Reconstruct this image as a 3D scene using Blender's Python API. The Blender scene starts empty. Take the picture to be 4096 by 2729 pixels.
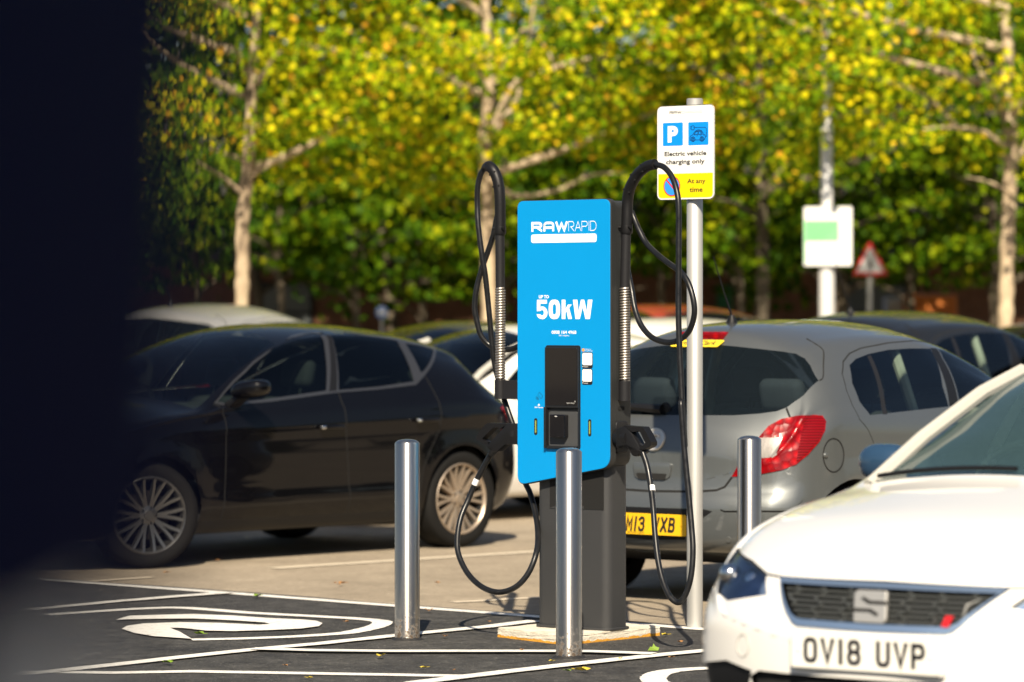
import bpy, bmesh, math, random
import numpy as np
from mathutils import Vector, Matrix
from mathutils.bvhtree import BVHTree
from mathutils.interpolate import poly_3d_calc

R = math.radians
random.seed(7)
rng = np.random.default_rng(11)
scene = bpy.context.scene
COL = scene.collection

# ------------------------------------------------------------------ camera
CAM_H = 1.52
FPX = 14700.0          # focal length in pixels of the 4096-wide photograph
U0, V0 = 2048.0, 1255.0
cam_d = bpy.data.cameras.new("camera")
cam = bpy.data.objects.new("camera", cam_d)
COL.objects.link(cam)
cam.location = (0, 0, CAM_H)
cam.rotation_euler = (R(90), 0, 0)
cam_d.sensor_width = 36
cam_d.lens = 36 * FPX / 4096
cam_d.shift_y = -(1364.5 - V0) / 4096
cam_d.clip_start = 0.05
cam_d.clip_end = 3000
cam_d.dof.use_dof = True
cam_d.dof.focus_distance = 16.4
cam_d.dof.aperture_fstop = 2.5
cam_d.dof.aperture_blades = 0
scene.camera = cam

# ------------------------------------------------------------------ sky + sun
SUN_EL, SUN_AZ = R(41), R(1.5)       # light travels towards +Y, a hair to +X
w = bpy.data.worlds.new("World")
scene.world = w
w.use_nodes = True
nt = w.node_tree
sky = nt.nodes.new("ShaderNodeTexSky")
sky.sky_type = 'NISHITA'
sky.sun_disc = False
sky.sun_elevation = SUN_EL
sky.sun_rotation = R(180) + SUN_AZ
sky.dust_density = 1.2
bg = nt.nodes["Background"]
bg.inputs[1].default_value = 0.05
nt.links.new(sky.outputs[0], bg.inputs[0])
sun_d = bpy.data.lights.new("sun", 'SUN')
sun_d.energy = 5.0
sun_d.angle = R(0.5)
sun_d.color = (1.0, 0.87, 0.68)
sun = bpy.data.objects.new("sun", sun_d)
COL.objects.link(sun)
d = Vector((math.sin(SUN_AZ) * math.cos(SUN_EL), math.cos(SUN_AZ) * math.cos(SUN_EL), -math.sin(SUN_EL)))
sun.rotation_euler = d.to_track_quat('-Z', 'Y').to_euler()
sun.location = (0, -20, 20)

scene.view_settings.view_transform = 'Standard'
scene.view_settings.look = 'None'
scene.view_settings.exposure = 0.80
scene.view_settings.gamma = 1.0
scene.render.engine = 'CYCLES'
scene.cycles.use_denoising = True
try:
    scene.cycles.denoiser = 'OPENIMAGEDENOISE'
except Exception:
    pass
scene.cycles.max_bounces = 8
scene.cycles.transparent_max_bounces = 16
scene.cycles.sample_clamp_indirect = 6.0

# ------------------------------------------------------------------ helpers
def at(u, v, D):
    return Vector(((u - U0) / FPX * D, D, CAM_H - (v - V0) / FPX * D))

def gp(u, v, z=0.0):
    D = (CAM_H - z) * FPX / (v - V0)
    return Vector(((u - U0) / FPX * D, D, z))

def ray(u, v):
    return Vector((0, 0, CAM_H)), Vector(((u - U0) / FPX, 1.0, -(v - V0) / FPX)).normalized()

def tag(o, label=None, cat=None, group=None, kind=None):
    if label: o['label'] = label
    if cat: o['category'] = cat
    if group: o['group'] = group
    if kind: o['kind'] = kind
    return o

def empty(name, loc=(0, 0, 0), rz=0.0, parent=None):
    o = bpy.data.objects.new(name, None)
    COL.objects.link(o)
    o.location = loc
    o.rotation_euler = (0, 0, rz)
    o.empty_display_size = 0.1
    o.parent = parent
    return o

def link(name, me, mats, parent=None, smooth=None):
    o = bpy.data.objects.new(name, me)
    COL.objects.link(o)
    if mats is not None:
        for m in (mats if isinstance(mats, (list, tuple)) else [mats]):
            me.materials.append(m)
    o.parent = parent
    if smooth is not None:
        me.shade_smooth()
        if smooth < 179:
            me.set_sharp_from_angle(angle=R(smooth))
    return o

class MB:
    """collects shapes into one mesh"""
    def __init__(self):
        self.v, self.f, self.m = [], [], []
    def add(self, vs, fs, mi=0):
        b = len(self.v)
        self.v += [tuple(p) for p in vs]
        self.f += [tuple(i + b for i in f) for f in fs]
        self.m += [mi] * len(fs)
        return self
    def xf(self, M):
        self.v = [tuple(M @ Vector(p)) for p in self.v]
        return self
    def join(self, o, M=None, mi=None):
        b = len(self.v)
        self.v += [tuple(M @ Vector(p)) if M else p for p in o.v]
        self.f += [tuple(i + b for i in f) for f in o.f]
        self.m += o.m if mi is None else [mi] * len(o.f)
        return self
    def box(self, a, b, mi=0, bevel=0.0, seg=2):
        (x0, y0, z0), (x1, y1, z1) = a, b
        if bevel <= 0:
            vs = [(x0, y0, z0), (x1, y0, z0), (x1, y1, z0), (x0, y1, z0), (x0, y0, z1), (x1, y0, z1), (x1, y1, z1), (x0, y1, z1)]
            return self.add(vs, [(3, 2, 1, 0), (4, 5, 6, 7), (0, 1, 5, 4), (1, 2, 6, 5), (2, 3, 7, 6), (3, 0, 4, 7)], mi)
        bm = bmesh.new()
        bmesh.ops.create_cube(bm, size=1)
        bmesh.ops.transform(bm, matrix=Matrix.Translation(((x0 + x1) / 2, (y0 + y1) / 2, (z0 + z1) / 2)) @ Matrix.Diagonal((x1 - x0, y1 - y0, z1 - z0, 1)), verts=bm.verts)
        bmesh.ops.bevel(bm, geom=bm.edges[:], offset=bevel, segments=seg, affect='EDGES', profile=0.5)
        self.from_bm(bm, mi)
        return self
    def from_bm(self, bm, mi=0):
        bm.verts.index_update()
        self.add([v.co for v in bm.verts], [[v.index for v in f.verts] for f in bm.faces], mi)
        bm.free()
    def prism(self, poly, h0, h1, mi=0, bevel=0.0, seg=2):
        """2D polygon (x,y) extruded along z from h0 to h1"""
        bm = bmesh.new()
        vs = [bm.verts.new((p[0], p[1], h0)) for p in poly]
        f = bm.faces.new(vs)
        r = bmesh.ops.extrude_face_region(bm, geom=[f])
        up = [g for g in r['geom'] if isinstance(g, bmesh.types.BMVert)]
        bmesh.ops.translate(bm, vec=(0, 0, h1 - h0), verts=up)
        bmesh.ops.recalc_face_normals(bm, faces=bm.faces[:])
        if bevel > 0:
            es = [e for e in bm.edges if abs(e.verts[0].co.z - e.verts[1].co.z) < 1e-7]
            bmesh.ops.bevel(bm, geom=es, offset=bevel, segments=seg, affect='EDGES', profile=0.5)
        self.from_bm(bm, mi)
        return self
    def lathe(self, prof, n=32, axis='z', mi=0, a0=0, a1=2 * math.pi):
        """prof: (r, h) list; full or partial turn"""
        full = abs(a1 - a0 - 2 * math.pi) < 1e-6
        k = n if full else n + 1
        vs = []
        for i in range(k):
            a = a0 + (a1 - a0) * i / n
            c, s = math.cos(a), math.sin(a)
            for r, h in prof:
                p = (r * c, r * s, h)
                if axis == 'y': p = (r * c, h, r * s)
                if axis == 'x': p = (h, r * c, r * s)
                vs.append(p)
        m = len(prof)
        fs = []
        for i in range(n):
            j = (i + 1) % k
            for q in range(m - 1):
                f = (i * m + q, j * m + q, j * m + q + 1, i * m + q + 1)
                fs.append(f if axis != 'y' else f[::-1])
        return self.add(vs, fs, mi)
    def tube(self, pts, r, n=10, mi=0, cap=True):
        """round tube along points; r a number or a list"""
        P = [Vector(p) for p in pts]
        rs = r if isinstance(r, (list, tuple)) else [r] * len(P)
        T = []
        for i in range(len(P)):
            a = P[max(i - 1, 0)]; b = P[min(i + 1, len(P) - 1)]
            T.append((b - a).normalized())
        up = Vector((0, 0, 1)) if abs(T[0].z) < 0.9 else Vector((1, 0, 0))
        N = (up - T[0] * up.dot(T[0])).normalized()
        vs, fs = [], []
        for i, p in enumerate(P):
            if i:
                N = (N - T[i] * N.dot(T[i])).normalized()
            B = T[i].cross(N)
            for k in range(n):
                a = 2 * math.pi * k / n
                vs.append(p + (N * math.cos(a) + B * math.sin(a)) * rs[i])
        for i in range(len(P) - 1):
            for k in range(n):
                l = (k + 1) % n
                fs.append((i * n + k, i * n + l, (i + 1) * n + l, (i + 1) * n + k))
        if cap:
            fs.append(tuple(range(n))[::-1])
            fs.append(tuple((len(P) - 1) * n + k for k in range(n)))
        return self.add(vs, fs, mi)
    def mesh(self, name):
        me = bpy.data.meshes.new(name)
        me.from_pydata(self.v, [], self.f)
        if any(self.m):
            me.polygons.foreach_set("material_index", self.m)
        me.update()
        return me
    def build(self, name, mats, parent=None, smooth=35):
        return link(name, self.mesh(name), mats, parent, smooth)

def smooth_path(pts, n=8):
    """Catmull-Rom through points"""
    P = [Vector(p) for p in pts]
    P = [P[0] * 2 - P[1]] + P + [P[-1] * 2 - P[-2]]
    out = []
    for i in range(1, len(P) - 2):
        a, b, c, e = P[i - 1], P[i], P[i + 1], P[i + 2]
        for k in range(n):
            t = k / n
            out.append(0.5 * ((2 * b) + (c - a) * t + (2 * a - 5 * b + 4 * c - e) * t * t + (3 * b - a - 3 * c + e) * t ** 3))
    out.append(P[-2])
    return out

def rrect(x0, y0, x1, y1, r, n=5):
    o = []
    for cx, cy, a in ((x1 - r, y0 + r, -90), (x1 - r, y1 - r, 0), (x0 + r, y1 - r, 90), (x0 + r, y0 + r, 180)):
        for k in range(n + 1):
            t = R(a + 90 * k / n)
            o.append((cx + r * math.cos(t), cy + r * math.sin(t)))
    return o

def round_poly(pts, r, n=4):
    o = []
    N = len(pts)
    rr = r if isinstance(r, (list, tuple)) else [r] * N
    for i in range(N):
        p0, p, p1 = Vector(pts[i - 1]).to_2d(), Vector(pts[i]).to_2d(), Vector(pts[(i + 1) % N]).to_2d()
        a, b = p0 - p, p1 - p
        t = min(rr[i], a.length * .45, b.length * .45)
        A, B = p + a.normalized() * t, p + b.normalized() * t
        for k in range(n + 1):
            s = k / n
            o.append(tuple(A * (1 - s) ** 2 + p * 2 * s * (1 - s) + B * s * s))
    return o

def ribbon(pts, wd, closed=False):
    """mitred flat strip along 2D points -> (verts2d, quads)"""
    P = [Vector(p).to_2d() for p in pts]
    n = len(P)
    vs, fs = [], []
    for i in range(n):
        a = P[i - 1] if (i or closed) else None
        b = P[(i + 1) % n] if (i < n - 1 or closed) else None
        d1 = (P[i] - a).normalized() if a is not None else None
        d2 = (b - P[i]).normalized() if b is not None else None
        if d1 is None: d1 = d2
        if d2 is None: d2 = d1
        n1, n2 = Vector((-d1.y, d1.x)), Vector((-d2.y, d2.x))
        m = (n1 + n2)
        m = m.normalized() if m.length > 1e-6 else n1
        k = min(1 / max(m.dot(n1), .35), 2.2)
        vs += [tuple(P[i] + m * wd / 2 * k), tuple(P[i] - m * wd / 2 * k)]
    for i in range(n - 1 + (1 if closed else 0)):
        j = (i + 1) % n
        fs.append((2 * i + 1, 2 * j + 1, 2 * j, 2 * i))
    return vs, fs

# ------------------------------------------------------------------ materials
def nodes_of(name):
    m = bpy.data.materials.new(name)
    m.use_nodes = True
    t = m.node_tree
    return m, t, t.nodes["Principled BSDF"]

def mat(name, col, rough=0.5, metal=0.0, coat=0.0, spec=0.5, var=0.0, vscale=8.0, bump=0.0, bscale=60.0, emit=None, stretch=(1, 1, 1), rvar=0.0):
    m, t, b = nodes_of(name)
    b.inputs['Base Color'].default_value = (*col, 1)
    b.inputs['Roughness'].default_value = rough
    b.inputs['Metallic'].default_value = metal
    b.inputs['Coat Weight'].default_value = coat
    b.inputs['Coat Roughness'].default_value = 0.04
    b.inputs['Specular IOR Level'].default_value = spec
    tc = t.nodes.new("ShaderNodeTexCoord")
    mp = t.nodes.new("ShaderNodeMapping")
    mp.inputs['Scale'].default_value = stretch
    t.links.new(tc.outputs['Object'], mp.inputs[0])
    if var or rvar:
        nz = t.nodes.new("ShaderNodeTexNoise")
        nz.inputs['Scale'].default_value = vscale
        nz.inputs['Detail'].default_value = 6
        nz.inputs['Roughness'].default_value = .65
        t.links.new(mp.outputs[0], nz.inputs['Vector'])
        if var:
            mx = t.nodes.new("ShaderNodeMix"); mx.data_type = 'RGBA'
            mx.inputs[6].default_value = (*[c * (1 - var) for c in col], 1)
            mx.inputs[7].default_value = (*[min(1, c * (1 + var)) for c in col], 1)
            t.links.new(nz.outputs['Fac'], mx.inputs[0])
            t.links.new(mx.outputs[2], b.inputs['Base Color'])
        if rvar:
            mr = t.nodes.new("ShaderNodeMapRange")
            mr.inputs[3].default_value = max(0, rough - rvar); mr.inputs[4].default_value = min(1, rough + rvar)
            mr.inputs[1].default_value = .3; mr.inputs[2].default_value = .7
            t.links.new(nz.outputs['Fac'], mr.inputs[0])
            t.links.new(mr.outputs[0], b.inputs['Roughness'])
    if bump:
        n2 = t.nodes.new("ShaderNodeTexNoise")
        n2.inputs['Scale'].default_value = bscale
        n2.inputs['Detail'].default_value = 4
        t.links.new(mp.outputs[0], n2.inputs['Vector'])
        bp = t.nodes.new("ShaderNodeBump")
        bp.inputs['Strength'].default_value = bump
        bp.inputs['Distance'].default_value = 0.004
        t.links.new(n2.outputs['Fac'], bp.inputs['Height'])
        t.links.new(bp.outputs[0], b.inputs['Normal'])
    if emit:
        b.inputs['Emission Color'].default_value = (*emit[0], 1)
        b.inputs['Emission Strength'].default_value = emit[1]
    return m

def glass_mat(name, tint, refl=1.0, haze=0.0, hazecol=(.5, .5, .45)):
    m = bpy.data.materials.new(name)
    m.use_nodes = True
    t = m.node_tree
    t.nodes.clear()
    out = t.nodes.new("ShaderNodeOutputMaterial")
    tr = t.nodes.new("ShaderNodeBsdfTransparent"); tr.inputs[0].default_value = (*tint, 1)
    gl = t.nodes.new("ShaderNodeBsdfGlossy"); gl.inputs['Roughness'].default_value = 0.02
    gl.inputs['Color'].default_value = (refl, refl, refl, 1)
    fr = t.nodes.new("ShaderNodeFresnel"); fr.inputs[0].default_value = 1.5
    mx = t.nodes.new("ShaderNodeMixShader")
    t.links.new(fr.outputs[0], mx.inputs[0]); t.links.new(tr.outputs[0], mx.inputs[1]); t.links.new(gl.outputs[0], mx.inputs[2])
    last = mx
    if haze:
        df = t.nodes.new("ShaderNodeBsdfDiffuse"); df.inputs[0].default_value = (*hazecol, 1)
        m2 = t.nodes.new("ShaderNodeMixShader")
        tc = t.nodes.new("ShaderNodeTexCoord")
        nz = t.nodes.new("ShaderNodeTexNoise"); nz.inputs['Scale'].default_value = 140; nz.inputs['Detail'].default_value = 8
        t.links.new(tc.outputs['Object'], nz.inputs['Vector'])
        mr = t.nodes.new("ShaderNodeMapRange"); mr.inputs[1].default_value = .3; mr.inputs[2].default_value = .75
        mr.inputs[3].default_value = haze * .7; mr.inputs[4].default_value = haze * 1.3
        t.links.new(nz.outputs['Fac'], mr.inputs[0]); t.links.new(mr.outputs[0], m2.inputs[0])
        t.links.new(mx.outputs[0], m2.inputs[1]); t.links.new(df.outputs[0], m2.inputs[2])
        last = m2
    t.links.new(last.outputs[0], out.inputs[0])
    return m

def paint(name, col, metal=0.0, rough=0.3, dust=0.0, dustcol=(.33, .27, .18), spec=.5, coat=1.0):
    """car paint: clear coat, fine flake, a little dust on upward faces"""
    m, t, b = nodes_of(name)
    b.inputs['Metallic'].default_value = metal
    b.inputs['Roughness'].default_value = rough
    b.inputs['Coat Weight'].default_value = coat
    b.inputs['Specular IOR Level'].default_value = spec
    b.inputs['Coat Roughness'].default_value = 0.03
    b.inputs['Base Color'].default_value = (*col, 1)
    tc = t.nodes.new("ShaderNodeTexCoord")
    nz = t.nodes.new("ShaderNodeTexNoise"); nz.inputs['Scale'].default_value = 3.5; nz.inputs['Detail'].default_value = 9; nz.inputs['Roughness'].default_value = .7
    t.links.new(tc.outputs['Object'], nz.inputs['Vector'])
    if dust:
        ge = t.nodes.new("ShaderNodeNewGeometry")
        sp = t.nodes.new("ShaderNodeSeparateXYZ"); t.links.new(ge.outputs['Normal'], sp.inputs[0])
        mr = t.nodes.new("ShaderNodeMapRange"); mr.inputs[1].default_value = -.1; mr.inputs[2].default_value = 1; mr.inputs[3].default_value = .15; mr.inputs[4].default_value = 1
        t.links.new(sp.outputs[2], mr.inputs[0])
        mu = t.nodes.new("ShaderNodeMath"); mu.operation = 'MULTIPLY'
        t.links.new(mr.outputs[0], mu.inputs[0]); t.links.new(nz.outputs['Fac'], mu.inputs[1])
        m2 = t.nodes.new("ShaderNodeMath"); m2.operation = 'MULTIPLY'; m2.inputs[1].default_value = dust * 2
        t.links.new(mu.outputs[0], m2.inputs[0])
        mx = t.nodes.new("ShaderNodeMix"); mx.data_type = 'RGBA'
        mx.inputs[6].default_value = (*col, 1); mx.inputs[7].default_value = (*dustcol, 1)
        t.links.new(m2.outputs[0], mx.inputs[0]); t.links.new(mx.outputs[2], b.inputs['Base Color'])
        rr = t.nodes.new("ShaderNodeMapRange"); rr.inputs[3].default_value = .03; rr.inputs[4].default_value = .35
        t.links.new(m2.outputs[0], rr.inputs[0]); t.links.new(rr.outputs[0], b.inputs['Coat Roughness'])
    return m

M = {}
M['black_plastic'] = mat('black_plastic', (.007, .007, .008), .45, spec=.3, bump=.15, bscale=400)
M['dark_plastic'] = mat('dark_plastic', (.013, .013, .015), .5, spec=.3, bump=.2, bscale=500, var=.1)
M['rubber'] = mat('rubber', (.016, .016, .017), .6, var=.3, vscale=20)
M['cable'] = mat('cable', (.008, .0085, .010), .36, spec=.4, var=.5, vscale=30, rvar=.1)
M['tyre'] = mat('tyre', (.009, .0088, .0085), .75, spec=.2, var=.25, vscale=12, bump=.3, bscale=90)
M['chrome'] = mat('chrome', (.75, .75, .74), .12, 1.0)
M['alloy'] = mat('alloy', (.30, .30, .30), .3, .9, var=.12, vscale=6)
M['alloy_dirty'] = mat('alloy_dirty', (.44, .36, .28), .4, .7, var=.2, vscale=6)
def steel_mat():
    m = mat('steel', (.60, .565, .52), .35, 1.0, var=.14, vscale=7, stretch=(30, 30, .12), rvar=.06)
    t = m.node_tree; b = t.nodes["Principled BSDF"]
    tg = t.nodes.new("ShaderNodeTangent"); tg.direction_type = 'RADIAL'; tg.axis = 'Z'
    n = t.nodes.new("ShaderNodeTexNoise"); n.inputs['Scale'].default_value = 38; n.inputs['Detail'].default_value = 7; n.inputs['Roughness'].default_value = .75
    tc = t.nodes.new("ShaderNodeTexCoord"); t.links.new(tc.outputs['Object'], n.inputs['Vector'])
    sx = t.nodes.new("ShaderNodeSeparateXYZ"); t.links.new(tc.outputs['Object'], sx.inputs[0])
    zr = t.nodes.new("ShaderNodeMapRange"); zr.inputs[1].default_value = 0; zr.inputs[2].default_value = .22; zr.inputs[3].default_value = .22; zr.inputs[4].default_value = 0
    t.links.new(sx.outputs[2], zr.inputs[0])
    ad = t.nodes.new("ShaderNodeMath"); t.links.new(n.outputs['Fac'], ad.inputs[0]); t.links.new(zr.outputs[0], ad.inputs[1])
    rp = t.nodes.new("ShaderNodeMapRange"); rp.inputs[1].default_value = .66; rp.inputs[2].default_value = .74
    t.links.new(ad.outputs[0], rp.inputs[0])
    mx = t.nodes.new("ShaderNodeMix"); mx.data_type = 'RGBA'; mx.inputs[7].default_value = (.10, .075, .055, 1)
    t.links.new(rp.outputs[0], mx.inputs[0]); t.links.new(b.inputs['Base Color'].links[0].from_socket, mx.inputs[6]); t.links.new(mx.outputs[2], b.inputs['Base Color'])
    rm = t.nodes.new("ShaderNodeMath"); rm.operation = 'SUBTRACT'; rm.inputs[0].default_value = 1; t.links.new(rp.outputs[0], rm.inputs[1]); t.links.new(rm.outputs[0], b.inputs['Metallic'])
    b.inputs['Anisotropic'].default_value = .86; b.inputs['Anisotropic Rotation'].default_value = .25
    t.links.new(tg.outputs[0], b.inputs['Tangent'])
    return m
M['steel'] = steel_mat()
M['steel_cap'] = mat('steel_cap', (.60, .58, .55), .3, 1.0, rvar=.08, vscale=20)
M['galv'] = mat('galvanised', (.46, .46, .445), .5, .5, var=.16, vscale=3.5, stretch=(1, 1, .35))
M['white_paint'] = mat('white_paint', (.78, .78, .75), .35)
M['white_text'] = mat('white_vinyl', (.86, .86, .86), .4)
M['black_text'] = mat('black_vinyl', (.012, .012, .016), .4)
M['grey_text'] = mat('grey_vinyl', (.55, .55, .53), .4)
M['red'] = mat('red_vinyl', (.62, .015, .02), .4)
M['interior'] = mat('interior_trim', (.02, .021, .023), .8, var=.3, vscale=5)
M['seat_cloth'] = mat('seat_cloth', (.022, .023, .026), .85, var=.3, vscale=14)
M['headliner'] = mat('headliner', (.42, .41, .37), .9)
M['under'] = mat('underbody', (.008, .008, .008), .9)
M['gap'] = mat('panel_gap', (.004, .004, .004), .9)
M['disc'] = mat('brake_disc', (.035, .03, .027), .6, .4)
M['badge_chrome'] = mat('satin_chrome', (.62, .60, .56), .38, .7)
# ------------------------------------------------------------------ lettering
def arc(cx, cy, rx, ry, a0, a1, n=7):
    return [(cx + rx * math.cos(R(a0 + (a1 - a0) * k / n)), cy + ry * math.sin(R(a0 + (a1 - a0) * k / n))) for k in range(n + 1)]
r_ = .3
GLYPH = {   # centre-line strokes in a 1 x 1 box: (advance width, [(points, closed)])
 'O': (1, [(arc(.7, .7, .3, .3, 0, 90) + arc(.3, .7, .3, .3, 90, 180) + arc(.3, .3, .3, .3, 180, 270) + arc(.7, .3, .3, .3, 270, 360), True)]),
 'V': (1, [([(0, 1), (.5, 0), (1, 1)], False)]),
 '1': (.2, [([(.1, 0), (.1, 1)], False)]),
 'I': (.2, [([(.1, 0), (.1, 1)], False)]),
 '8': (1, [(arc(.7, .76, .24, .24, -90, 90, 9) + arc(.3, .76, .24, .24, 90, 270, 9), True), (arc(.7, .26, .3, .26, -90, 90, 9) + arc(.3, .26, .3, .26, 90, 270, 9), True)]),
 'U': (1, [([(0, 1)] + arc(.3, .3, .3, .3, 180, 270) + arc(.7, .3, .3, .3, 270, 360) + [(1, 1)], False)]),
 'P': (1, [([(0, 0), (0, 1)] + arc(.7, .73, .27, .27, 90, -90, 9) + [(.07, .46)], False)]),
 'M': (1, [([(0, 0), (0, 1), (.5, .3), (1, 1), (1, 0)], False)]),
 '3': (1, [(([(0, .86)] + arc(.3, .75, .25, .25, 130, 90, 2) + arc(.65, .77, .25, .23, 90, -90, 8) + [(.4, .54)]), False),
           (([(.55, .54)] + arc(.68, .27, .3, .27, 90, -90, 8) + arc(.3, .28, .3, .28, 270, 200, 4)), False)]),
 'W': (1.15, [([(0, 1), (.27, 0), (.575, .85), (.88, 0), (1.15, 1)], False)]),
 'X': (1, [([(0, 0), (1, 1)], False), ([(0, 1), (1, 0)], False)]),
 'B': (1, [([(0, 0), (0, 1)] + arc(.66, .77, .25, .23, 90, -90, 8) + [(.07, .54)], False), ([(.5, .54)] + arc(.7, .27, .3, .27, 90, -90, 8) + [(.0, 0)], False)]),
 'R': (1, [([(0, 0), (0, 1)] + arc(.72, .72, .28, .28, 90, -90, 8) + [(.07, .44)], False), ([(.5, .44), (1, 0)], False)]),
 'r': (1, [([(0, 0), (0, 1)] + arc(.66, .72, .28, .28, 90, -90, 8) + [(.3, .44), (.36, .44), (.95, 0)], False)]),
 'A': (1, [([(0, 0), (0, .75)] + arc(.3, .7, .3, .3, 180, 90, 4) + arc(.7, .7, .3, .3, 90, 0, 4) + [(1, 0)], False), ([(.06, .36), (.94, .36)], False)]),
 'a': (1, [([(0, 0), (.5, 1), (1, 0)], False), ([(.2, .33), (.8, .33)], False)]),
 'D': (1, [(([(0, 0), (0, 1)] + arc(.5, .5, .5, .5, 90, -90, 10)), True)]),
 ' ': (.45, []),
}
def stroke_text(s, w, h, gap, sw, z=0.0, italic=0.0):
    """flat lettering in the xy plane, left-bottom at 0,0; w,h glyph box, sw stroke"""
    mb = MB(); x = 0; q = 0
    for ch in s:
        adv, strokes = GLYPH[ch]
        for pts, closed in strokes:
            P = [(x + sw / 2 + p[0] * (w - sw), sw / 2 + p[1] * (h - sw)) for p in pts]
            P = [(a + italic * b, b) for a, b in P]
            if not closed:      # square ends
                a, b = Vector(P[0]), Vector(P[1]); e = (a - b).normalized() * sw / 2; P[0] = tuple(a + e)
                a, b = Vector(P[-1]), Vector(P[-2]); e = (a - b).normalized() * sw / 2; P[-1] = tuple(a + e)
            vs, fs = ribbon(P, sw, closed)
            mb.add([(a, b, z + q * 2.5e-4) for a, b in vs], fs)
            q = (q + 1) % 3
        x += adv * (w - sw) + sw + gap
    return mb, x - gap

def font_mb(s, size=1.0, bold=0.0, width=None, height=None, align='LEFT', spacing=1.0, shear=0.0):
    """built-in font as a flat mesh; scaled to width/height when given; baseline at 0"""
    c = bpy.data.curves.new("t", 'FONT')
    c.body = s; c.size = size; c.offset = bold; c.space_character = spacing; c.shear = shear
    c.resolution_u = 3
    o = bpy.data.objects.new("t", c)
    COL.objects.link(o)
    dg = bpy.context.evaluated_depsgraph_get()
    me = bpy.data.meshes.new_from_object(o.evaluated_get(dg))
    V = [tuple(v.co) for v in me.vertices]; F = [tuple(p.vertices) for p in me.polygons]
    bpy.data.objects.remove(o); bpy.data.curves.remove(c); bpy.data.meshes.remove(me)
    x0, x1 = min(v[0] for v in V), max(v[0] for v in V)
    y0, y1 = min(v[1] for v in V), max(v[1] for v in V)
    sx = width / (x1 - x0) if width else 1
    sy = height / (y1 - y0) if height else (sx if width else 1)
    if height and not width: sx = sy
    off = {'LEFT': x0, 'CENTER': (x0 + x1) / 2, 'RIGHT': x1}[align]
    mb = MB(); mb.add([((v[0] - off) * sx, v[1] * sy, 0) for v in V], F)
    return mb
# ------------------------------------------------------------------ cars
def pchip(pts):
    x = np.array([p[0] for p in pts], float); y = np.array([p[1] for p in pts], float)
    h = np.diff(x); dl = np.diff(y) / h
    m = np.zeros(len(x)); m[0] = dl[0]; m[-1] = dl[-1]
    for i in range(1, len(x) - 1):
        if dl[i - 1] * dl[i] > 0:
            w1, w2 = 2 * h[i] + h[i - 1], h[i] + 2 * h[i - 1]
            m[i] = (w1 + w2) / (w1 / dl[i - 1] + w2 / dl[i])
    def f(q):
        q = np.clip(np.asarray(q, float), x[0], x[-1])
        i = np.clip(np.searchsorted(x, q) - 1, 0, len(h) - 1)
        t = (q - x[i]) / h[i]
        return ((1 + 2 * t) * (1 - t) ** 2 * y[i] + t * (1 - t) ** 2 * h[i] * m[i] + t * t * (3 - 2 * t) * y[i + 1] + t * t * (t - 1) * h[i] * m[i + 1])
    return f

def in_poly(x, y, P):
    c = False; j = len(P) - 1
    for i in range(len(P)):
        xi, yi = P[i]; xj, yj = P[j]
        if (yi > y) != (yj > y) and x < (xj - xi) * (y - yi) / (yj - yi) + xi: c = not c
        j = i
    return c

AX = {'side': (0, 2), 'front': (1, 2), 'rear': (1, 2), 'top': (0, 1)}
FLT = {'side': lambda n: n.y > .25, 'front': lambda n: n.x > .22, 'rear': lambda n: n.x < -.2, 'top': lambda n: n.z > .3, 'any': lambda n: True}

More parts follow.
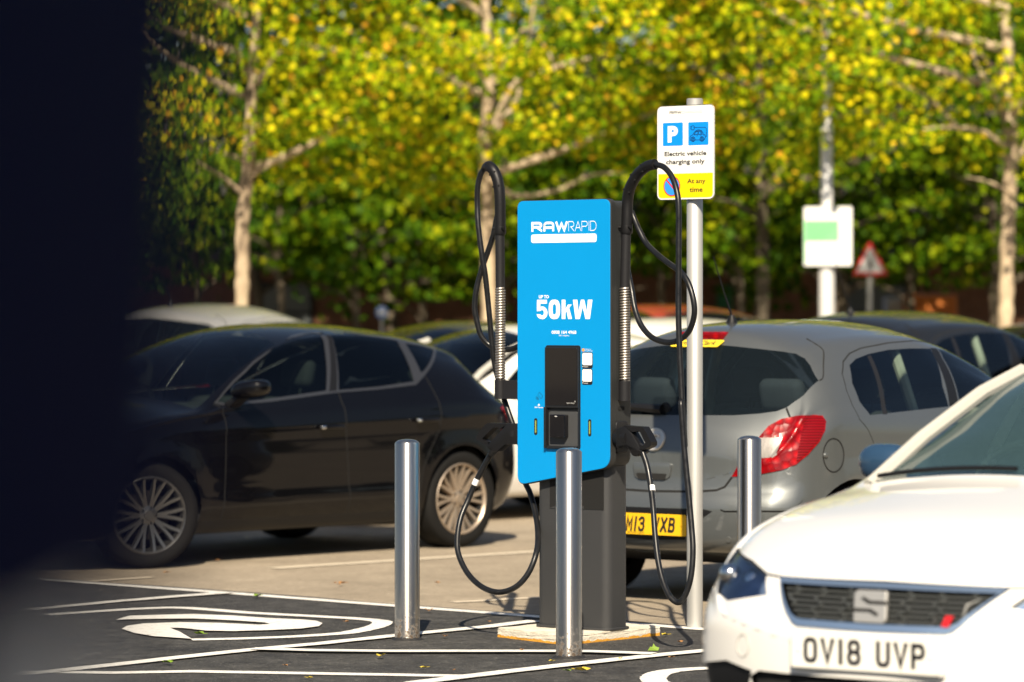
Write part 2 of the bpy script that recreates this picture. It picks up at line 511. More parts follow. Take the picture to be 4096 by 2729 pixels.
class Car:
    def __init__(s, spec, loc, heading, side):
        s.sp = spec; s.loc = Vector((loc[0], loc[1], 0)); s.hd = heading
        s.flip = -1 if side == 'right' else 1     # which flank faces the camera
        s.Mw = Matrix.Translation(s.loc) @ Matrix.Rotation(heading, 4, 'Z')
        s.Mi = s.Mw.inverted()
        s.regions = {}
        s.base()
    def base(s):
        sp = s.sp; L = sp['L']; xc = sp['xc']
        f = {k: pchip(sp[k]) for k in ('zt', 'zr', 'wr', 'zs', 'ws', 'zb')}
        a = (1 - np.cos(np.linspace(0, np.pi / 2, 9))) * .07
        b = L - (1 - np.cos(np.linspace(np.pi / 2, 0, 9))) * .07
        xs = np.concatenate([a[:-1], np.linspace(.07, .45, 12)[:-1], np.linspace(.45, L - .75, 64)[:-1], np.linspace(L - .75, L - .07, 30)[:-1], b])
        rows = []
        def section(xf):
            zt, zr, wr, zs, ws, zb = [float(f[k](xf)) for k in ('zt', 'zr', 'wr', 'zs', 'ws', 'zb')]
            wm = ws + sp.get('belly', .012); zm = sp.get('zm', .60)
            zm = min(zm, zb + (zs - zb) * .62)
            q = 1.0
            for d0 in (xf, L - xf):
                if d0 < .07: q = math.sqrt(max(0, 1 - ((.07 - d0) / .07) ** 2))
            e = .055 * (1 - q)
            ws -= e; wm -= e; wr -= e; zt -= e; zr -= e; zs -= e * .6; zb += e; wb = max(ws - .07, .3)
            zs = min(zs, zr - .01)
            C = [((0, zb), 0), ((wb, zb), .05), ((wm - .012, zb + .16 * min(1, (zm - zb) / .3)), .06), ((wm, zm), .14), ((ws, zs), sp.get('rs', .05)), ((wr, zr), sp.get('rr', .07)), ((0, zt), 0)]
            cnt = [4, 4, 6, 8, 12, 14]
            out = []
            crn = []
            for i, (p, r) in enumerate(C):
                if r == 0: crn.append((p, p)); continue
                p0, p1 = Vector(C[i - 1][0]), Vector(C[i + 1][0]); v = Vector(p)
                A = v + (p0 - v).normalized() * min(r, .42 * (p0 - v).length)
                B = v + (p1 - v).normalized() * min(r, .42 * (p1 - v).length)
                crn.append((A, B))
            for i in range(len(C) - 1):
                A, B = Vector(crn[i][1]), Vector(crn[i + 1][0])
                n = cnt[i]
                for k in range(n):
                    t = k / n
                    p = A.lerp(B, t)
                    if i == len(C) - 2:       # crown of roof / bonnet: keeps the tangent at the edge
                        y = p.x
                        z = B.y + (A.y - B.y) * (y / A.x) ** 2.2
                        p = Vector((y, z))
                    elif i == len(C) - 3:     # tumblehome bulge
                        nrm = Vector(((B - A).y, -(B - A).x)).normalized()
                        p = p + nrm * sp.get('bulge', .018) * 4 * t * (1 - t)
                    out.append(p)
                if i + 1 < len(C) - 1:        # rounded corner
                    v = Vector(C[i + 1][0]); A2, B2 = Vector(crn[i + 1][0]), Vector(crn[i + 1][1])
                    for k in range(4):
                        t = k / 4
                        out.append(A2 * (1 - t) ** 2 + v * 2 * t * (1 - t) + B2 * t * t)
            out.append(Vector((0, zt)))
            return np.array([(p[0], p[1]) for p in out])
        S = [section(x) for x in xs]
        def cap(sec, x):
            zc = .5 * (sec[0][1] + sec[-1][1])
            R_ = []
            for k in (0.0, .1, .22, .35, .48, .6, .72, .82, .9, .96):
                R_.append((x, np.stack([sec[:, 0] * k, zc + (sec[:, 1] - zc) * k], 1)))
            return R_
        rows = cap(S[0], 0.0) + list(zip(xs, S)) + cap(S[-1], L)[::-1]
        X = np.array([[x] * len(sec) for x, sec in rows]); Y = np.array([sec[:, 0] for _, sec in rows]); Z = np.array([sec[:, 1] for _, sec in rows])
        # plan curvature and fascia profile of nose and tail
        kf, pf, lf = sp['front']; kr, pr, lr = sp['rear']
        W = np.abs(Y) / .88
        pzf = pchip(sp['noseprof'])(Z); pzr = pchip(sp['tailprof'])(Z)
        Xw = X + (kf * W ** pf) * np.clip(1 - X / lf, 0, 1) ** 1.3 + pzf * np.clip(1 - X / .6, 0, 1) ** 1.5
        Xw = Xw - (kr * W ** pr) * np.clip(1 - (L - X) / lr, 0, 1) ** 1.3 - pzr * np.clip(1 - (L - X) / .5, 0, 1) ** 1.5
        for (x0, r0, z0, amp) in sp.get('flare', []):     # wheel arch flares
            dd = np.hypot(X - x0, Z - z0)
            Y = Y + amp * np.exp(-((dd - r0) / .06) ** 2) * (Y > .6) * (Z < .75)
        for (xa, xb, za, zb_, amp, sg) in sp.get('crease', []):
            t = np.clip((X - xa) / (xb - xa), 0, 1)
            zc = za + (zb_ - za) * t
            fade = np.clip((X - xa) / .35, 0, 1) * np.clip((xb - X) / .35, 0, 1)
            prof = np.exp(-((Z - zc) / sg) ** 2) * np.where(Z > zc, 1, .5)
            Y = Y + amp * prof * fade * (Y > .6)
        P = np.stack([xc - Xw, Y, Z], 2)
        nr, nc = Y.shape
        bm = bmesh.new()
        vs = [[bm.verts.new(P[i, j]) for j in range(nc)] for i in range(nr)]
        for i in range(nr - 1):
            for j in range(nc - 1):
                q = [vs[i][j], vs[i][j + 1], vs[i + 1][j + 1], vs[i + 1][j]]
                try: bm.faces.new(q)
                except ValueError: pass
        bmesh.ops.remove_doubles(bm, verts=bm.verts, dist=1e-5)
        bmesh.ops.dissolve_degenerate(bm, edges=bm.edges[:], dist=1e-6)
        bm.normal_update()
        # outward orientation (roof faces up)
        t = max(bm.faces, key=lambda q: q.calc_center_median().z)
        if t.normal.z < 0: bmesh.ops.reverse_faces(bm, faces=bm.faces[:])
        bm.normal_update(); bm.verts.index_update(); bm.faces.ensure_lookup_table()
        s.bvh = BVHTree.FromBMesh(bm)
        s.bF = [[v.index for v in q.verts] for q in bm.faces]
        s.bV = [v.co.copy() for v in bm.verts]
        s.bN = []
        for v in bm.verts:
            n = v.normal.copy()
            if abs(v.co.y) < 1e-5: n.y = 0; n.normalize()
            s.bN.append(n)
        s.bm = bm
        s.lay = bm.faces.layers.int.new('region')
    def normal(s, p):
        co, n, i, d = s.bvh.find_nearest(p)
        f = s.bF[i]
        wts = poly_3d_calc([s.bV[k] for k in f], co)
        o = Vector((0, 0, 0))
        for k, wt in zip(f, wts): o += s.bN[k] * wt
        return o.normalized() if o.length > 1e-6 else n
    def hit(s, x=None, y=None, z=None, frm='side'):
        """point on the skin seen along an axis"""
        if frm == 'side': o, dr = Vector((x, 3, z)), Vector((0, -1, 0))
        elif frm == 'front': o, dr = Vector((5, y, z)), Vector((-1, 0, 0))
        elif frm == 'rear': o, dr = Vector((-5, y, z)), Vector((1, 0, 0))
        else: o, dr = Vector((x, y, 4)), Vector((0, 0, -1))
        h = s.bvh.ray_cast(o, dr)
        return h[0], (s.normal(h[0]) if h[0] else None)
    def trace(s, pts, k, off):
        """outline points of the photograph laid on the skin (car's own space)"""
        out = []
        for (px, py) in pts:
            o, dr = ray(off[0] + px / k, off[1] + py / k)
            o = s.Mi @ o; dr = s.Mi.to_3x3() @ dr
            o.y *= s.flip; dr.y *= s.flip
            h = s.bvh.ray_cast(o, dr)
            if h[0] is not None: out.append(h[0])
            else:
                h = s.bvh.find_nearest(o + dr * (Vector((0, 0, .8)) - o).dot(dr))
                out.append(h[0])
        return out
    def cut(s, name, poly, view, flt=None, rid=True, lo=0.0):
        ia, ib = AX[view]
        P = [(p[ia], p[ib]) if len(p) == 3 else (p[0], p[1]) for p in poly]
        if len(P) < 3: return
        flt = flt or FLT[view]
        x0, x1 = min(p[0] for p in P) - .01, max(p[0] for p in P) + .01
        y0, y1 = min(p[1] for p in P) - .01, max(p[1] for p in P) + .01
        def bb(f):
            a = [v.co[ia] for v in f.verts]; b = [v.co[ib] for v in f.verts]
            return min(a), max(a), min(b), max(b)
        s.bm.normal_update()
        local = set()
        for f in s.bm.faces:
            if flt(f.normal) and f.calc_center_median().y >= lo:
                q = bb(f)
                if q[0] < x1 and q[1] > x0 and q[2] < y1 and q[3] > y0: local.add(f)
        n = len(P)
        for i in range(n):
            a, b = P[i], P[(i + 1) % n]
            dx, dy = b[0] - a[0], b[1] - a[1]
            l = math.hypot(dx, dy)
            if l < 1e-6: continue
            sx0, sx1 = min(a[0], b[0]) - .004, max(a[0], b[0]) + .004
            sy0, sy1 = min(a[1], b[1]) - .004, max(a[1], b[1]) + .004
            sel = []
            for f in local:
                q = bb(f)
                if q[0] < sx1 and q[1] > sx0 and q[2] < sy1 and q[3] > sy0: sel.append(f)
            if not sel: continue
            no = [0, 0, 0]; no[ia] = -dy / l; no[ib] = dx / l
            co = [0, 0, 0]; co[ia] = a[0]; co[ib] = a[1]
            ge = set(sel)
            for f in sel:
                ge.update(f.edges); ge.update(f.verts)
            r = bmesh.ops.bisect_plane(s.bm, geom=list(ge), dist=1e-5, plane_co=co, plane_no=no)
            local = {f for f in local if f.is_valid}
            local.update(g for g in r['geom'] if isinstance(g, bmesh.types.BMFace))
        rg = s.regions.setdefault(name, len(s.regions) + 1) if name else 0
        for f in local:
            if f.is_valid:
                c = f.calc_center_median()
                if in_poly(c[ia], c[ib], P): f[s.lay] = rg
    def seam(s, pts, wd, view, name='gap', closed=False, lo=0.0, flt=None):
        ia, ib = AX[view]
        P = [(p[ia], p[ib]) if len(p) == 3 else p for p in pts]
        vs, fs = ribbon(P, wd, closed)
        for f in fs: s.cut(name, [vs[i] for i in f], view, flt, lo=lo)
    def drop(s, name):
        rg = s.regions.get(name)
        if rg:
            bmesh.ops.delete(s.bm, geom=[f for f in s.bm.faces if f[s.lay] == rg], context='FACES')
    def part(s, name, regs, mats, parent, which='both', push=0.0, label=None):
        """mesh of the faces of some regions; which: both / near / far flank"""
        ids = {(0 if r == '' else s.regions.get(r, -1)): i for i, r in enumerate(regs)}
        if not hasattr(s, 'nc'): s.nc = {}
        vmap, V, N, F, MI = {}, [], [], [], []
        for f in s.bm.faces:
            if f[s.lay] not in ids: continue
            q = []
            for v in f.verts:
                if v not in vmap:
                    key = (round(v.co.x, 5), round(v.co.y, 5), round(v.co.z, 5))
                    if key not in s.nc: s.nc[key] = s.normal(v.co)
                    n = s.nc[key]
                    vmap[v] = len(V); V.append(v.co + n * push); N.append(n)
                q.append(vmap[v])
            F.append(q); MI.append(ids[f[s.lay]])
        if not F: return None
        VV, NN, FF, MM = [], [], [], []
        sides = {'both': (s.flip, -s.flip), 'near': (s.flip,), 'far': (-s.flip,)}[which]
        for sg in sides:
            b = len(VV)
            VV += [(v.x, v.y * sg, v.z) for v in V]; NN += [(n.x, n.y * sg, n.z) for n in N]
            FF += [[i + b for i in (f if sg > 0 else f[::-1])] for f in F]; MM += MI
        me = bpy.data.meshes.new(name)
        me.from_pydata(VV, [], FF)
        me.polygons.foreach_set("material_index", MM)
        me.shade_smooth()
        me.normals_split_custom_set_from_vertices(NN)
        o = link(name, me, mats, parent)
        if label: o['label'] = label
        return o

def make_wheel(style, r, wd, rr, parent, loc, rz, dirt=False):
    """wheel > tyre, rim (axis along y, outer face +y)"""
    key = (style, r, wd, rr)
    if key not in make_wheel.cache:
        h = wd / 2
        ty = MB().lathe([(rr - .004, -h + .01), (rr + .02, -h - .004), (r - .045, -h - .008), (r - .018, -h + .002), (r - .004, -h + .022), (r, -h + .045), (r, h - .045), (r - .004, h - .022), (r - .018, h - .002), (r - .045, h + .008), (rr + .02, h + .004), (rr + .006, h + .001), (rr - .004, h - .012)], 56, 'y')
        for k in (-.4, -.13, .13, .4):      # tread grooves read as dark rings
            ty.lathe([(r + .001, k * wd - .003), (r + .0012, k * wd + .003)], 56, 'y', 1)
        rim = MB().lathe([(rr + .004, h - .006), (rr - .006, h + .002), (rr - .014, h - .006), (rr - .018, h - .018)], 56, 'y')
        rim.lathe([(rr - .018, h - .018), (rr - .03, h - .03), (rr - .034, -h + .02)], 56, 'y', 1)
        nsp = {'twin': 10, 'multi': 7, 'steel': 5}[style]
        for k in range(nsp):
            a0 = 2 * math.pi * k / nsp
            for sg in ((-1, 1) if style != 'steel' else (0,)):
                pts = []
                for t in (0, .35, .7, 1):
                    rad = .045 + (rr - .015 - .045) * t
                    ang = a0 + sg * R({'twin': 2.5 + 6.5 * t, 'multi': 7 + 6 * t, 'steel': 0}[style])
                    wdt = {'twin': .0125 - .002 * t, 'multi': .013, 'steel': .05 - .012 * t}[style]
                    yo = h - .03 + .022 * t ** 1.5
                    c, sn = math.cos(ang), math.sin(ang)
                    for e, yy in ((-1.15, yo - .035), (-.75, yo), (.75, yo), (1.15, yo - .035)):
                        pts.append((rad * c - e * wdt * sn, yy, rad * sn + e * wdt * c))
                fs = []
                for i in range(3):
                    for j in range(3):
                        fs.append((i * 4 + j, i * 4 + j + 1, i * 4 + 4 + j + 1, i * 4 + 4 + j)[::-1])
                rim.add(pts, fs)
        rim.lathe([(0, h - .018), (.028, h - .018), (.03, h - .024), (.055, h - .028), (.062, h - .05)], 24, 'y')
        for k in range(5):
            a = 2 * math.pi * (k + .5) / 5
            m = MB().lathe([(0, h - .02), (.007, h - .021), (.008, h - .035)], 8, 'y', 1)
            rim.join(m, Matrix.Translation((.048 * math.cos(a), 0, .048 * math.sin(a))))
        hub = MB().lathe([(.0, h - .075), (.145, h - .075), (.15, h - .08), (.15, h - .1), (.06, h - .11), (rr - .03, -h + .03), (rr - .03, -h + .02), (0, -h + .02)], 40, 'y')
        make_wheel.cache[key] = (hub.mesh('wheel'), ty.mesh('tyre'), rim.mesh('rim'))
        hm, tm, rm = make_wheel.cache[key]
        hm.materials.append(M['disc']); tm.materials.append(M['tyre']); tm.materials.append(M['under'])
        rm.materials.append(M['alloy']); rm.materials.append(M['gap'])
        for m in (hm, tm, rm):
            m.shade_smooth(); m.set_sharp_from_angle(angle=R(38))
    hm, tm, rm = make_wheel.cache[key]
    o = link('wheel', hm, None, parent); o.location = loc; o.rotation_euler = (0, 0, rz)
    link('tyre', tm, None, o)
    ri = link('rim', rm, None, o)
    if dirt:
        ri.material_slots[0].link = 'OBJECT'; ri.material_slots[0].material = M['alloy_dirty']
    return o
make_wheel.cache = {}

def add_wheels(car, root, style, r, wd, rr, track, wb, steer=0.0, near=(0, 0)):
    for fx in (1, -1):
        for sy in (1, -1):
            rz = 0 if sy > 0 else math.pi
            if fx > 0: rz += steer
            make_wheel(style, r, wd, rr, root, (fx * wb / 2, sy * (track - wd / 2), r), rz, dirt=(fx < 0))

def add_arches(car, root, r, wb, yin=.52, yout=.83):
    for fx in (1, -1):
        for sy in (1, -1):
            mb = MB()
            n = 20
            a0, a1 = R(-18), R(198)
            vs = []
            for k in range(n + 1):
                a = a0 + (a1 - a0) * k / n
                vs += [(fx * wb / 2 + r * math.cos(a), sy * yin, .317 + r * math.sin(a)), (fx * wb / 2 + r * math.cos(a), sy * yout, .317 + r * math.sin(a))]
            fs = [(2 * k, 2 * k + 1, 2 * k + 3, 2 * k + 2) for k in range(n)]
            b = len(vs)
            vs.append((fx * wb / 2, sy * yin, .317))
            fs += [(2 * k, 2 * k + 2, b) for k in range(n)]
            mb.add(vs, fs)
            mb.build('wheel_arch_liner', M['under'], root)

def headrest_seat(mb_seat, mb_head, x, y, z0, wd, rest=True, tall=.62):
    """backrest + cushion + head restraint on two rods; car faces +x"""
    mb_seat.box((x - .1, y - wd / 2, z0), (x + .42, y + wd / 2, z0 + .16), 0, .05, 3)
    bk = MB().box((-.07, -wd / 2, 0), (.07, wd / 2, tall), 0, .05, 3)
    Mx = Matrix.Translation((x - .1, y, z0 + .08)) @ Matrix.Rotation(R(-14), 4, 'Y')
    mb_seat.join(bk, Mx)
    if rest:
        hd = MB().box((-.05, -.135, tall + .07), (.045, .135, tall + .25), 0, .045, 3)
        for q in (-.05, .05):
            hd.tube([(0, q, tall - .02), (0, q, tall + .1)], .006, 6)
        mb_head.join(hd, Mx)

def interior(car, root, xdash, zdash, xf, xr, width=.68, zroof=1.4, dark=True, rear_rest=True):
    """seats, dashboard and steering wheel behind the glass"""
    for y in (.36, -.36):
        sm, hm = MB(), MB()
        headrest_seat(sm, hm, xf, y, .30, .5)
        fs = sm.build('front_seat', M['seat_cloth'], root); hm.build('head_restraint', M['seat_cloth'], fs)
    for y in (.42, 0, -.42):
        sm, hm = MB(), MB()
        headrest_seat(sm, hm, xr, y, .32, .43, rest=rear_rest and y != 0, tall=.55)
        rs = sm.build('rear_seat', M['seat_cloth'], root)
        if hm.v: hm.build('head_restraint', M['seat_cloth'], rs)
    db = MB().box((xdash - .3, -width, .5), (xdash + .02, width, zdash - .035), 0, .06, 3)
    db.box((xdash - .42, .2, zdash - .05), (xdash - .1, .55, zdash + .04), 0, .04, 3)
    db.build('dashboard', M['interior'], root)
    sw = MB()
    ring = [(0, .185 * math.cos(a), .185 * math.sin(a)) for a in np.linspace(0, 2 * math.pi, 28)]
    sw.tube(ring, .016, 8, cap=False)
    sw.box((-.02, -.17, -.03), (.01, .17, .02), 0, .01, 1)
    sw.xf(Matrix.Translation((xdash - .5, -.36, zdash - .03)) @ Matrix.Rotation(R(-25), 4, 'Y'))
    sw.build('steering_wheel', M['black_plastic'], root)
    fl = MB().box((-1.4, -.74, .24), (1.3, .74, .3))
    fl.build('cabin_floor', M['interior'], root)

def number_plate(txt, parent, col, M4, name='number_plate', maker=None, xs=1.0, italic=0.0):
    """UK plate, 520 x 111 mm, in its own xy plane, put in place by M4"""
    pl = MB().prism(rrect(-.26, -.0555, .26, .0555, .008), -.004, .002, 0, .001, 1)
    pl.xf(M4)
    m = mat('plate_' + ('yellow' if col[2] < .3 else 'white'), col, .35, var=.06, vscale=30)
    o = pl.build(name, m, parent)
    tx, wdt = stroke_text(txt, .050, .079, .011, .0148, italic=italic / .079)
    tx.xf(M4 @ Matrix.Translation((wdt / 2 - wdt * xs, -.0395, .0026)) @ Matrix.Diagonal((xs, 1, 1, 1)))
    tx.build('plate_lettering', M['black_text'], o, smooth=None)
    if maker:
        t2 = font_mb(maker, 1, width=.11, align='CENTER', shear=.3); t2.xf(M4 @ Matrix.Translation((-.06, -.051, .0026)))
        t2.build('plate_small_print', M['black_text'], o, smooth=None)
    for q in (-.232, .232):
        bt = MB().lathe([(0, .006), (.005, .005), (.006, .002)], 10); bt.xf(M4 @ Matrix.Translation((q, 0, 0)))
        bt.build('plate_bolt', m, o)
    return o
LEON = dict(L=4.263, xc=2.178, zm=.62, belly=.014, rr=.075, rs=.045,
  zt=[(0, .70), (.06, .75), (.25, .825), (.6, .905), (1.0, .965), (1.22, .995), (1.32, 1.03), (1.6, 1.19), (1.95, 1.35), (2.2, 1.422), (2.5, 1.455), (2.8, 1.458), (3.2, 1.435), (3.55, 1.385), (3.72, 1.345), (3.78, 1.295), (3.93, 1.14), (4.08, 1.01), (4.19, .945), (4.263, .87)],
  zr=[(0, .66), (.25, .77), (.6, .845), (1.0, .90), (1.3, .935), (1.5, 1.035), (1.8, 1.19), (2.1, 1.31), (2.35, 1.365), (2.7, 1.385), (3.2, 1.36), (3.55, 1.30), (3.72, 1.26), (3.84, 1.165), (3.99, 1.03), (4.13, .94), (4.263, .83)],
  wr=[(0, .60), (.25, .70), (.6, .765), (1.0, .80), (1.3, .80), (1.6, .735), (2.0, .66), (2.4, .615), (3.0, .60), (3.6, .58), (3.8, .58), (4.0, .63), (4.15, .67), (4.263, .66)],
  zs=[(0, .60), (.3, .70), (.8, .81), (1.3, .875), (2, .905), (3, .94), (3.6, .965), (4.0, .94), (4.2, .88), (4.263, .80)],
  ws=[(0, .72), (.15, .81), (.4, .865), (.9, .882), (1.5, .872), (2.5, .872), (3.3, .882), (3.8, .86), (4.1, .815), (4.2, .78), (4.263, .73)],
  zb=[(0, .26), (.15, .2), (.6, .18), (3.7, .18), (4.1, .24), (4.263, .30)],
  front=(.30, 2.6, 1.1), rear=(.17, 2.4, .7),
  noseprof=[(.1, .1), (.3, .02), (.5, 0), (.62, .02), (.75, .07), (.9, .12)],
  tailprof=[(.1, .1), (.3, .03), (.5, 0), (.65, .01), (.9, .05), (1.1, .1)],
  flare=[(.86, .36, .317, .012), (3.496, .36, .317, .012)],
  crease=[(.9, 4.1, .79, .85, .010, .05), (1.25, 3.2, .33, .36, .012, .07)])
CORSA = dict(L=3.999, xc=2.09, zm=.62, belly=.012, rr=.09, rs=.07,
  zt=[(0, .68), (.06, .74), (.25, .84), (.6, .93), (.95, 1.0), (1.1, 1.03), (1.2, 1.07), (1.5, 1.24), (1.8, 1.38), (2.05, 1.45), (2.35, 1.482), (2.7, 1.49), (3.1, 1.478), (3.34, 1.455), (3.45, 1.43), (3.51, 1.388), (3.66, 1.25), (3.80, 1.10), (3.89, 1.01), (3.96, .93), (3.999, .85)],
  zr=[(0, .62), (.25, .78), (.6, .87), (1.0, .93), (1.2, .97), (1.5, 1.11), (1.8, 1.25), (2.1, 1.345), (2.35, 1.385), (2.7, 1.395), (3.1, 1.38), (3.34, 1.348), (3.45, 1.315), (3.57, 1.235), (3.73, 1.10), (3.88, .96), (3.999, .80)],
  wr=[(0, .58), (.25, .70), (.6, .75), (1.0, .78), (1.3, .765), (1.6, .70), (2.0, .64), (2.4, .61), (3.0, .595), (3.4, .585), (3.6, .60), (3.75, .64), (3.9, .67), (3.999, .66)],
  zs=[(0, .58), (.3, .70), (.8, .83), (1.3, .90), (2, .93), (3, .965), (3.5, .985), (3.75, .94), (3.9, .86), (3.999, .77)],
  ws=[(0, .68), (.15, .77), (.4, .83), (.9, .855), (1.5, .85), (2.5, .85), (3.2, .862), (3.6, .845), (3.85, .80), (3.93, .77), (3.999, .72)],
  zb=[(0, .26), (.15, .2), (.6, .18), (3.4, .19), (3.8, .25), (3.999, .29)],
  front=(.34, 2.4, 1.1), rear=(.26, 2.4, .8),
  noseprof=[(.1, .1), (.3, .02), (.5, 0), (.62, .02), (.75, .09), (.9, .15)],
  tailprof=[(.1, .13), (.25, .05), (.38, .01), (.5, 0), (.56, .015), (.62, .05), (.9, .075), (1.1, .1)],
  flare=[(.83, .36, .31, .012), (3.341, .36, .31, .012)],
  crease=[])
IBIZA = dict(L=4.059, xc=2.09, zm=.6, belly=.012, rr=.07, rs=.04,
  zt=[(0, .66), (.05, .70), (.2, .775), (.5, .865), (.9, .935), (1.05, .96), (1.15, .985), (1.5, 1.16), (1.85, 1.33), (2.1, 1.40), (2.4, 1.435), (2.7, 1.44), (3.2, 1.415), (3.55, 1.36), (3.68, 1.32), (3.75, 1.25), (3.87, 1.09), (3.96, .96), (4.01, .9), (4.059, .83)],
  zr=[(0, .63), (.2, .735), (.5, .82), (.9, .885), (1.15, .915), (1.5, 1.05), (1.85, 1.215), (2.1, 1.3), (2.4, 1.34), (2.7, 1.35), (3.2, 1.32), (3.55, 1.27), (3.7, 1.22), (3.82, 1.08), (3.95, .93), (4.059, .79)],
  wr=[(0, .62), (.25, .72), (.6, .77), (1.0, .79), (1.3, .775), (1.6, .71), (2.0, .645), (2.4, .61), (3.0, .60), (3.5, .59), (3.7, .60), (3.9, .66), (4.059, .66)],
  zs=[(0, .57), (.3, .69), (.8, .79), (1.3, .85), (2, .88), (3, .915), (3.5, .93), (3.85, .88), (4.059, .76)],
  ws=[(0, .74), (.15, .82), (.4, .865), (.9, .878), (1.5, .87), (2.5, .87), (3.3, .88), (3.7, .86), (3.95, .80), (4.059, .73)],
  zb=[(0, .24), (.15, .19), (.6, .17), (3.5, .18), (3.9, .24), (4.059, .30)],
  front=(.33, 2.5, 1.1), rear=(.17, 2.4, .7),
  noseprof=[(.1, .08), (.25, .02), (.40, .0), (.52, .005), (.6, .03), (.7, .075), (.85, .13)],
  tailprof=[(.1, .1), (.3, .03), (.5, 0), (.65, .01), (.9, .05), (1.1, .1)],
  flare=[(.81, .36, .317, .012), (3.374, .36, .317, .012)],
  crease=[(.9, 3.9, .74, .80, .010, .05)])

def T_(c, pts, k, off): return c.trace(pts, k, off)

def glaze(c, root, names, gm, doors=None):
    pass

def new_car(spec, loc, hd, side, name, label, cat='car', group=None):
    c = Car(spec, loc, hd, side)
    root = empty(name, c.loc, hd)
    tag(root, label, cat, group)
    c.root = root
    return c

def cut_arches(c, wb, rx, rz=.317):
    for fx in (1, -1):
        P = [(fx * wb / 2 + rx * math.cos(a), rz + rx * math.sin(a)) for a in np.linspace(0, 2 * math.pi, 40)[:-1]]
        c.cut('hole', P, 'side', FLT['any'], lo=.5)
    c.drop('hole')

def strip_between(P, Q):
    return list(P) + list(Q)[::-1]

# ---------------------------------------------------------------- black hatchback (left)
GL_DARK = glass_mat('glass_dark', (.46, .56, .52), .9)
GL_GREEN = glass_mat('glass_green', (.72, .84, .77), 1.0)
GL_DUST = glass_mat('glass_dusty', (.66, .78, .80), .7, .016, (.28, .42, .50))
GL_WIND = glass_mat('glass_windscreen', (.62, .80, .78), 1.0, .11, (.22, .42, .45))  # teal haze in the glass stands in for reflected sky
GL_LAMP = glass_mat('lamp_cover', (.86, .9, .95), 1.0)
M['black_paint'] = paint('black_paint', (.002, .002, .003), 0, .3, .004, (.22, .18, .12), spec=.05, coat=.7)
M['silver_paint'] = paint('silver_paint', (.118, .130, .135), .55, .42, .05, (.36, .32, .24))
M['white_car_paint'] = paint('white_car_paint', (.80, .79, .76), 0, .35)
def lamp_mat(name, c0, c1, cells):
    m, t, b = nodes_of(name)
    tc = t.nodes.new("ShaderNodeTexCoord")
    if cells:
        v = t.nodes.new("ShaderNodeTexVoronoi"); v.inputs['Scale'].default_value = 24
        t.links.new(tc.outputs['Object'], v.inputs['Vector']); src = v.outputs['Distance']
    else:
        v = t.nodes.new("ShaderNodeTexWave"); v.bands_direction = 'Z'; v.inputs['Scale'].default_value = 22; v.inputs['Distortion'].default_value = .3
        t.links.new(tc.outputs['Object'], v.inputs['Vector']); src = v.outputs['Fac']
    r = t.nodes.new("ShaderNodeValToRGB"); e = r.color_ramp.elements
    e[0].position, e[0].color = .12, (*c1, 1); e[1].position, e[1].color = .62, (*c0, 1)
    t.links.new(src, r.inputs[0]); t.links.new(r.outputs[0], b.inputs['Base Color'])
    b.inputs['Roughness'].default_value = .25; b.inputs['Coat Weight'].default_value = .3; b.inputs['Specular IOR Level'].default_value = .3
    bp = t.nodes.new("ShaderNodeBump"); bp.inputs['Strength'].default_value = .5; bp.inputs['Distance'].default_value = .008
    t.links.new(src, bp.inputs['Height']); t.links.new(bp.outputs[0], b.inputs['Normal'])
    return m
M['tail_red'] = lamp_mat('tail_lamp_red', (.16, .0, .002), (.40, .002, .004), True)
M['tail_red_dark'] = lamp_mat('tail_lamp_dark', (.13, .0, .002), (.20, .001, .003), False)
M['tail_clear'] = mat('tail_lamp_clear', (.30, .28, .26), .25, .3, coat=.5, var=.6, vscale=30, stretch=(1, 2.5, .6))

def hatch_windows(c, pil, ws_top, top_flt=None):
    """windscreen seen from above"""
    c.cut('windscreen', pil, 'top')

